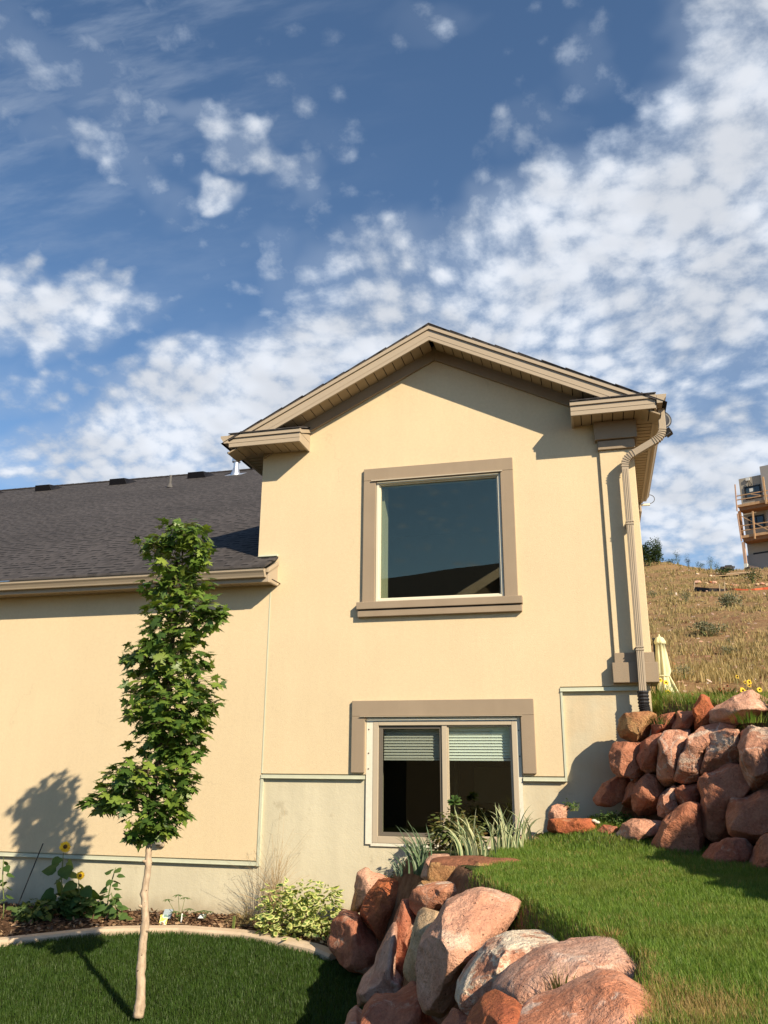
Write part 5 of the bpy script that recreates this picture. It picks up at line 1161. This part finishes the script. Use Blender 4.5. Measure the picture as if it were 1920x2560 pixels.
for k, (x, y, rx, ry, lb) in enumerate(((930, 925, 26, 44, 'thin scraggly shrub on the crest right of the pointed tree'), (1012, 925, 24, 42, 'second scraggly shrub on the crest, left of the bare gap'), (1105, 960, 26, 26, 'low bushy shrub on the crest right of the bare gap'),
        (1195, 940, 26, 46, 'tallest scraggly shrub right of the bare gap on the crest'), (1245, 975, 24, 22, 'last small shrub on the crest before the dark debris'), (880, 960, 34, 18, 'low green scrub at the foot of the pointed tree'),
        (1300, 1040, 60, 22, 'green weed patch below the dark debris on the crest'), (1530, 1085, 60, 42, 'green weedy bush in front of the building post'))):
    hillbush('crest_shrub', lb, 'shrub', x, y, rx, ry, M['hill_green'], 220, seed=20 + k)
# stones and the torn silt fence
def stone(label, x, y, s_, mt, seed, group):
    p = HZ(x, y); k = np.linalg.norm(p - CAM) / FPX / ZH[2]; r2 = np.random.RandomState(seed); sc = np.array([s_, s_ * .8, s_ * .6]) * k; P_ = ICO5_V[:642] if 0 else ICO5_V.copy()
    for q_ in range(7): nn = _n(r2.randn(3)); pr = P_ @ nn; P_ = P_ - np.maximum(0, pr - r2.uniform(.6, .85))[:, None] * nn
    o = npmesh('hill_stone', P_ * sc, ICO5_F, RKM[mt], smooth=True); o.location = p + np.array([0, 0, sc[2] * .5]); tag(o, label, 'stone', group)
gs = 'pale stones along the silt fence'
for k, (x, y, s_, mt_) in enumerate(((1090, 1135, 26, 'pink'), (1155, 1140, 16, 'cream'), (1190, 1130, 14, 'orange'), (1225, 1135, 20, 'pink'), (1310, 1150, 20, 'cream'), (1385, 1158, 22, 'pink'), (1350, 1152, 12, 'red'), (1500, 1152, 12, 'pink'), (1560, 1150, 18, 'cream'), (1600, 1145, 20, 'pink'), (1635, 1150, 16, 'cream'))):
    stone(['pale pink', 'cream', 'reddish'][['pink', 'cream'].index(mt_) if mt_ in ('pink', 'cream') else 2] + ' stone lying behind the torn silt fence', x, y, s_, mt_, 90 + k, gs)
for k, (x, y, s_, mt_, lb) in enumerate(((1180, 1606, 16, 'white', 'bright white stone alone in the middle of the slope'), (885, 1780, 24, 'red', 'red stone right of the closed umbrella'), (700, 1625, 14, 'pink', 'pink stone left of the umbrella canopy top'), (835, 1180, 9, 'white', 'small white stone high on the slope near the house corner'),
        (1575, 1600, 22, 'cream', 'flat cream stone at the right edge of the lower slope'), (1460, 1530, 16, 'pink', 'pink stone right of the wide sagebrush'), (1085, 1065, 14, 'white', 'white broken stone below the crest'), (1190, 1078, 12, 'white', 'second white broken stone below the crest, further right'), (1590, 1340, 12, 'white', 'white stone at the right edge below the fence'))):
    stone(lb, x, y, s_, mt_, 120 + k, 'single stones on the dry slope')
M['silt'] = mat('black_silt_fabric', color=(.03, .028, .03), rough=.9); M['orange_net'] = varied('orange_netting', (.55, .12, .05), .3, 4., .8)
f0 = HZ(1062, 1195); sf = empty('silt_fence', f0, 'torn black and orange silt fence across the upper slope', 'fence')
def strip(name, xs, y0s, y1s, mt):
    V = []; F = []
    for x, ya, yb in zip(xs, y0s, y1s):
        p = HZ(x, yb); r = rayd(ZH[0] + x / ZH[2], ZH[1] + ya / ZH[2]); q_ = CAM + r * ((p[1] - CAM[1]) / r[1]); V += [p, q_, p + np.array([0, .03, 0]), q_ + np.array([0, .03, 0])]
    m = MB(); fs = []
    for i in range(len(xs) - 1): a = i * 4; fs += [(a, a + 4, a + 5, a + 1), (a + 2, a + 3, a + 7, a + 6), (a + 1, a + 5, a + 7, a + 3), (a, a + 2, a + 6, a + 4)]
    fs += [(0, 1, 3, 2), (len(V) - 4, len(V) - 2, len(V) - 1, len(V) - 3)]; m.add(V, fs); m.build(name, mt, sf)
strip('fabric', [1066, 1120, 1180, 1255, 1300, 1330], [1160, 1164, 1170, 1172, 1178, 1184], [1196, 1197, 1197, 1197, 1192, 1190], M['silt'])
strip('netting', [1300, 1380, 1460, 1540, 1600, 1660, 1760], [1168, 1172, 1178, 1174, 1166, 1160, 1150], [1186, 1188, 1189, 1187, 1184, 1182, 1176], M['orange_net'])
for x, ya in ((1062, 1125), (1260, 1138), (1300, 1120)):
    m = MB(); p = HZ(x, 1197); r = rayd(ZH[0] + x / ZH[2], ZH[1] + ya / ZH[2]); q_ = CAM + r * ((p[1] - .05 - CAM[1]) / r[1]); m.bar(p + np.array([0, -.05, -.1]), q_, .06, .06); m.build('post', M['soffit'], sf)
p = HZ(1385, 1080); m = MB(); m.obox(p + np.array([0, 0, .15]), (1.2, .2, .06), (.1, .5, .1), (0, -.01, .03)); m.obox(p + np.array([.4, -.2, .22]), (1.0, -.3, -.05), (.1, .3, .1), (0, -.01, .03)); tag(m.build('plank_pile', M['trunk'] if 0 else varied('weathered_board', (.42, .30, .18), .2, 3.)), 'pale boards lying below the building post', 'boards')
# dark machinery and debris on the crest
p = HZ(1328, 1000); m = MB(); q_ = p + np.array([0, 1., .2]); m.obox(q_, (.55, 0, 0), (0, .5, 0), (0, 0, .32)); m.obox(q_ + np.array([.15, 0, .36]), (.3, 0, 0), (0, .4, 0), (0, 0, .08)); tag(m.build('metal_drum', M['black'], bevel=.06), 'dark rounded box standing on the crest left of the building', 'container')
p = HZ(1430, 1010); m = MB(); r2 = random.Random(5)
for k in range(16): m.obox(p + np.array([r2.uniform(-1.6, 1.9), r2.uniform(.4, 1.6), r2.uniform(.0, .35)]), (r2.uniform(.1, .5), r2.uniform(-.1, .1), r2.uniform(-.1, .1)), (0, .15, 0), (0, .02, r2.uniform(.03, .14)))
tag(m.build('rubble_heap', varied('dark_rubble', (.06, .045, .04), .3, 3.), bevel=.02), 'dark heap of soil and rubble against the building foot', 'rubble')

# ------------------------------------------------------------------ building under construction
ZB = (1780, 1150, 6.7)
E1_ = _n(np.array([.902, -.432, 0.])); E2_ = np.array([.432, .902, 0.])
r0 = rayd(ZB[0] + 625 / ZB[2], ZB[1] + 1740 / ZB[2]); O0 = CAM + r0 * ((72. - CAM[1]) / r0[1])
def BP(x, y, off=0.):
    """point on the plane of the building front pushed `off` metres towards us"""
    r = rayd(ZB[0] + x / ZB[2], ZB[1] + y / ZB[2]); o_ = O0 - E2_ * off; return CAM + r * (((o_ - CAM) @ E2_) / (r @ E2_))
def SZ(p): return float((p - O0) @ E1_), float(p[2])
def WP(s_, z, off=0.): return np.array([*(O0 + E1_ * s_ - E2_ * off)[:2], z])
sL, zTop = SZ(BP(455, 320)); zBot = O0[2]; s1_ = SZ(BP(825, 260))[0]
bld = empty('unfinished_building', WP(0, zBot - 1.5), 'unfinished grey-tan building with black windows and timber scaffold decks on the crest', 'building')
def cb(mb, sa, sb, oa, ob_, za, zb):
    c = WP((sa + sb) / 2, (za + zb) / 2, (oa + ob_) / 2); mb.obox(c, E1_ * (sb - sa) / 2, E2_ * (ob_ - oa) / 2, (0, 0, (zb - za) / 2))
M['bwall'] = varied('grey_tan_render', (.34, .305, .25), .05, .6, .9, .1, 8., .2, .01); M['bwall2'] = varied('grey_render', (.27, .265, .26), .05, .6, .9, .1)
m = MB(); cb(m, 0., s1_, 0., -9., zBot - 1.2, zTop); m.build('wall', M['bwall'], bld)
m = MB(); cb(m, s1_ + .01, s1_ + 14, .25, -9., zBot - 2., zTop + .75); m.build('wall', M['bwall2'], bld)
m = MB(); cb(m, -.1, s1_ + .0, .12, -.0, zBot - 2., zBot + .8)
m.build('foundation', M['bwall2'], bld)
M['bframe'] = mat('black_window_frame', color=(.012, .012, .014), rough=.4); M['bglass'] = mat('dark_site_glass', color=(.03, .045, .05), rough=.08, spec=.8); M['wrap'] = mat('pale_sticker', color=(.6, .62, .6), rough=.5)
def bwin(a, b_, mull=None, lab=True):
    (sa, za), (sb, zb) = SZ(BP(*a)), SZ(BP(*b_)); lo, hi = min(za, zb), max(za, zb); m = MB(); t = .12
    cb(m, sa, sa + t, .08, -.02, lo, hi); cb(m, sb - t, sb, .08, -.02, lo, hi); cb(m, sa + t, sb - t, .08, -.02, lo, lo + t); cb(m, sa + t, sb - t, .08, -.02, hi - t, hi)
    if mull is not None: q_ = sa + (sb - sa) * mull; cb(m, q_ - .05, q_ + .05, .07, -.02, lo + t, hi - t)
    w_ = m.build('window', M['bframe'], bld); m = MB(); cb(m, sa + t, sb - t, .03, .01, lo + t, hi - t); m.build('pane', M['bglass'], w_)
    if lab: m = MB(); cb(m, sa + (sb - sa) * .3, sa + (sb - sa) * .52, .045, .032, hi - t - .45, hi - t - .12); m.build('sticker', M['wrap'], w_)
    return w_
bwin((540, 458), (838, 625)); bwin((605, 955), (900, 1120), .5, False); w3 = bwin((695, 1562), (985, 1728), .5)
(sa, za), (sb, zb) = SZ(BP(660, 1790)), SZ(BP(1000, 1745)); m = MB(); cb(m, sa, sb, .1, 0., za - .02, za + .28); m.build('sill', M['wrap'], w3)
M['timber'] = varied('scaffold_timber', (.44, .28, .155), .15, 2., .8); M['timber_d'] = varied('dark_joist', (.26, .13, .06), .15, 2., .8); M['pole'] = varied('pinkish_stud', (.46, .31, .23), .1, 2., .8)
OFF = 1.6
for (a, b_) in (((425, 755), (425, 855)), ((490, 1270), (500, 1370))):
    (sa, za), (_, zb) = SZ(BP(*a, OFF)), SZ(BP(*b_, OFF)); h_ = za - zb; m = MB(); m.cm = 0; cb(m, sa, s1_ + 14, OFF + .05, .27, za - h_ * .42, za); m.cm = 1; cb(m, sa + .1, s1_ + 14, OFF - .1, .27, zb, za - h_ * .421)
    m.build('scaffold_deck', [M['timber'], M['timber_d']], bld)
def pole(a, b_, off, w_, mt, name='scaffold_post'):
    m = MB(); m.bar(BP(*a, off), BP(*b_, off), w_ * .75, w_ * .75); m.build(name, mt, bld)
pole((385, 410), (420, 855), OFF + .1, .14, M['pole']); pole((425, 900), (495, 1360), OFF + .1, .14, M['pole']); pole((680, 860), (720, 1320), OFF + .12, .17, M['timber']); pole((852, 285), (910, 735), OFF + .12, .2, M['timber'])
pole((460, 860), (508, 1262), OFF - .2, .32, M['timber_d'], 'column'); pole((522, 1380), (565, 1735), OFF - .2, .32, M['pole'], 'column'); pole((568, 1738), (582, 1880), OFF - .2, .42, M['wrap'], 'column_base')
for a, b_ in (((408, 606), (938, 508)), ((410, 672), (938, 585)), ((475, 1106), (960, 1036)), ((490, 1186), (960, 1116)), ((475, 930), (960, 1182)), ((650, 570), (960, 612))): pole(a, b_, OFF + .06, .11, M['timber'], 'guard_rail')
m = MB(); m.tube([BP(612, 440, .15), BP(622, 350, .15), BP(668, 415, .15), BP(640, 420, .15)], .04, 5); m.build('lifting_bracket', M['bframe'], bld)
m = MB(); c = BP(597, 322, .1); m.obox(c, E1_ * .18, E2_ * .05, (0, 0, .14)); m.build('wall_lamp', M['wrap'], bld)

# ------------------------------------------------------------------ closed umbrella, post and flowers on the terrace
YU = 7.; ub = at(1665, 1752, YU); um = empty('patio_umbrella', ub, 'closed pale green-cream patio umbrella standing behind the house corner', 'umbrella')
M['canvas'] = varied('cream_canvas', (.60, .59, .37), .06, 5., .85, .1)
tp_ = at(1648, 1592, YU); bt = at(1666, 1738, YU); V = []; F = []; n = 36; rows = [(0, .03), (.02, .075), (.10, .105), (.125, .10), (.13, .075), (.3, .09), (.6, .115), (.68, .095), (.72, .10), (.9, .125), (1., .14)]
for i, (t_, r_) in enumerate(rows):
    c = tp_ * (1 - t_) + bt * t_
    for k in range(n): a = 2 * math.pi * k / n; f_ = 1 + (.28 if i > 3 else .12) * math.sin(a * 8 + t_ * 3) * (t_ > .02) * (.35 if abs(t_ - .68) < .02 else 1); V.append(c + np.array([math.cos(a) * r_ * f_, math.sin(a) * r_ * f_, (.02 * math.sin(a * 4 + 1) if t_ == 1. else 0) + (.015 * math.sin(a * 8) if i in (2, 3) else 0)]))
for i in range(len(rows) - 1):
    for k in range(n): F.append((i * n + k, i * n + (k + 1) % n, (i + 1) * n + (k + 1) % n, (i + 1) * n + k))
m = MB(); m.add(V, F); m.build('canopy', M['canvas'], um, smooth=True)
m = MB(); m.tube([bt + np.array([0, 0, .9]), bt - np.array([0, 0, .7])], .022, 8); m.build('pole', M['soffit'], um)
m = MB(); m.tube([tp_ - np.array([0, 0, .02]), tp_ + np.array([0, 0, .05])], [.03, .012], 8); m.build('finial', M['canvas'], um)
c = tp_ * .32 + bt * .68; m = MB(); m.tube([c + np.array([math.cos(a) * .105, math.sin(a) * .105, 0]) for a in np.linspace(0, 6.28, 14)], .014, 5)
m.tube([c + np.array([.09, -.05, 0]), c + np.array([.16, -.06, -.16]), c + np.array([.25, -.06, -.38]), c + np.array([.33, -.06, -.46])], .018, 5); m.build('tie', M['canvas'], um)
m = MB(); m.bar(at(1636, 1600, YU + .1), at(1644, 1740, YU + .1), .06, .06); m.bar(at(1636, 1600, YU + .1) + np.array([0, 0, .0]), at(1636, 1598, YU + .1) + np.array([0, 0, .02]), .08, .08); tag(m.build('metal_post', M['black']), 'slim black post standing just left of the closed umbrella', 'post')
m = MB(); a, b_ = at(1690, 1744, 1.6), at(1790, 1739, 1.4); m.bar(a, b_, .03, .04); tag(m.build('lawn_edging', M['black']), 'dark edging strip behind the grass at the top of the boulders', 'edging')
def daisy(label, x, y, yy, r, hgt, mt='petal', group=None):
    r *= .75; c = at(ZH[0] + x / ZH[2], ZH[1] + y / ZH[2], yy); e = empty('daisy', c - np.array([0, 0, hgt]), label, 'flower', group); stem(e, [c - np.array([.02, 0, hgt]), c - np.array([0, 0, .01])], .003); fl = flower(e, c, (.35, -.8, .35), r, 14, .3)
    leaves(e, LANCE, [(c - np.array([0, 0, hgt * f]), np.array([math.cos(f * 20), math.sin(f * 20), .6]), np.array([0, -.5, 1]), .05) for f in (.3, .5, .7, .85)])
    if mt != 'petal': fl.data.materials[0] = M[mt]
M['petal_red'] = leaf_mat('rust_petal', [(.30, .05, .02), (.45, .10, .03)], .2)
daisy('yellow daisy in front of the umbrella canopy, upper left', 790, 1895, .7, .045, .30); daisy('yellow daisy in front of the umbrella canopy, right of the upper one', 838, 1916, .7, .05, .26); daisy('yellow daisy at the foot of the umbrella', 855, 1992, .6, .055, .14)
daisy('highest yellow daisy above the pale pink top boulder', 1400, 1870, -.2, .036, .34); daisy('yellow daisy with its head just above the boulder edge', 1445, 1978, -.5, .05, .14); daisy('pair-forming yellow daisy left of the tallest cluster bloom', 1462, 1914, -.3, .03, .26)
daisy('yellow daisy in the middle of the cluster over the pale pink boulder', 1495, 1912, -.3, .045, .28); daisy('lower yellow daisy of the cluster over the pale pink boulder', 1495, 1938, -.32, .038, .22); daisy('yellow daisy furthest right over the pale pink boulder', 1577, 1973, -.5, .042, .16)
for k, (x, y) in enumerate(((1258, 1968), (1275, 1985), (1295, 1965), (1322, 1942), (1330, 1978), (1300, 2000), (1345, 1995), (1390, 2005), (1410, 1990), (1050, 2010))):
    daisy('rust-red daisy left of the yellow cluster behind the boulders', x, y, -.1, .028, .16, 'petal_red', 'rust-red daisies behind the top boulders')
clump('feathery green plant tuft at the foot of the umbrella', 1428, 1512, .4, 160, .26, .17, M['grass'], name='leafy_plant', cat='plant')
clump('green flower foliage behind the orange pointed boulder', 1600 * .98, 1508, -.25, 120, .17, .22, M['grass_low'], name='leafy_plant', cat='plant')

# ------------------------------------------------------------------ neighbour's house across the street (seen in the window glass)
def refl(px, py, z):
    r = rayd(px, py); t_ = (z - CAM[2]) / r[2]; p = CAM + r * t_; return np.array([p[0], -p[1], p[2]])
ra = rayd(1242, 1405); pa = CAM + ra * ((22. - CAM[1]) / ra[1]); A_ = np.array([pa[0], -pa[1], pa[2]]); Bq = refl(960, 1447, A_[2]); rd = Bq - A_; rd[2] = 0; RL = np.linalg.norm(rd); rd = _n(rd); pp_ = np.array([-rd[1], rd[0], 0])
nb = empty('neighbour_house', (A_[0], A_[1], -.75), "neighbour's dark roofed gabled house standing across the street", 'house')
def NP(a, b_, z): return A_ + rd * a + pp_ * b_ + np.array([0, 0, z - A_[2]])
HWN = 6.5; top = A_[2]; ez_ = top - HWN * .5
for sg in (-1, 1):
    m = MB(); m.add([NP(-.5, 0, top - .15), NP(16, 0, top - .15), NP(16, sg * (HWN + .5), ez_ - .4), NP(-.5, sg * (HWN + .5), ez_ - .4), NP(-.5, 0, top), NP(16, 0, top), NP(16, sg * (HWN + .5), ez_ - .25), NP(-.5, sg * (HWN + .5), ez_ - .25)],
        [(0, 1, 2, 3), (4, 5, 6, 7), (0, 1, 5, 4), (1, 2, 6, 5), (2, 3, 7, 6), (3, 0, 4, 7)]); m.build('roof', M['shingle'], nb)
    m = MB(); m.add([NP(-.56, 0, top - .35), NP(-.50, 0, top - .35), NP(-.50, sg * (HWN + .5), ez_ - .6), NP(-.56, sg * (HWN + .5), ez_ - .6), NP(-.56, 0, top + .02), NP(-.50, 0, top + .02), NP(-.50, sg * (HWN + .5), ez_ - .23), NP(-.56, sg * (HWN + .5), ez_ - .23)],
        [(0, 1, 2, 3), (4, 5, 6, 7), (0, 1, 5, 4), (1, 2, 6, 5), (2, 3, 7, 6), (3, 0, 4, 7)]); m.build('rake_board', M['fascia'], nb)
m = MB(); g_ = [(HWN, -.75), (HWN, ez_ - .2), (0, top - .2), (-HWN, ez_ - .2), (-HWN, -.75)]; vs = [NP(0, b_, z) for b_, z in g_] + [NP(15.5, b_, z) for b_, z in g_]; n = 5
m.add(vs, [(0, 1, 2, 3, 4), (9, 8, 7, 6, 5)] + [(i, (i + 1) % n, (i + 1) % n + n, i + n) for i in range(n)]); m.build('wall', mat('dark_brown_siding', color=(.10, .08, .06), rough=.9), nb)
m = MB(); m.add([NP(-.05, -1, 2), NP(-.05, 1, 2), NP(-.05, 1, 3.6), NP(-.05, -1, 3.6), NP(-.02, -1, 2), NP(-.02, 1, 2), NP(-.02, 1, 3.6), NP(-.02, -1, 3.6)], [(0, 1, 2, 3), (0, 1, 5, 4), (1, 2, 6, 5), (2, 3, 7, 6), (3, 0, 4, 7)]); m.build('window', M['bglass'], nb)
m = MB()
for b_ in (-6.1, -5.,): pass
# boulders of the upper wall beyond the right edge of the photo (they throw the shade on the lawn)
src = [o for o in bpy.data.objects if o.get('group') == GU and o.dimensions.z > .3]; r2 = random.Random(3); k = 0
for j in range(10):
    yb_ = -2.9 - j * .5; 
    for (dx, z) in ((.0, 1.02), (.22, 1.5), (.42, 1.98)):
        s_ = src[k % len(src)]; k += 1; o = s_.copy(); COL.objects.link(o); o.location = (float(b2(yb_)) + dx + .08, yb_ + r2.uniform(-.08, .08), z); o.rotation_euler = (r2.uniform(-.3, .3), r2.uniform(-.3, .3), r2.uniform(0, 6.28)); sc = .52 / max(s_.dimensions) * 1.25; o.scale = (sc, sc, sc); o['label'] = 'red boulder of the upper wall beyond the right edge of the photo'
# and a few more of the lower wall towards the camera's right
src = [o for o in bpy.data.objects if o.get('group') == GL and o.dimensions.z > .35]
for j in range(4):
    yb_ = -7.4 - j * .62
    for (dx, z) in ((-.12, -.1), (.0, .35), (.16, .78)):
        s_ = src[(j * 3 + int(z * 3)) % len(src)]; o = s_.copy(); COL.objects.link(o); o.location = (float(b1(yb_)) + dx + .12, yb_ + r2.uniform(-.08, .08), z - .12); o.rotation_euler = (r2.uniform(-.2, .2), r2.uniform(-.2, .2), r2.uniform(0, 6.28)); sc = .62 / max(s_.dimensions) * 1.1; o.scale = (sc, sc, sc); o['label'] = 'pinkish boulder of the lower wall below the bottom edge of the photo'
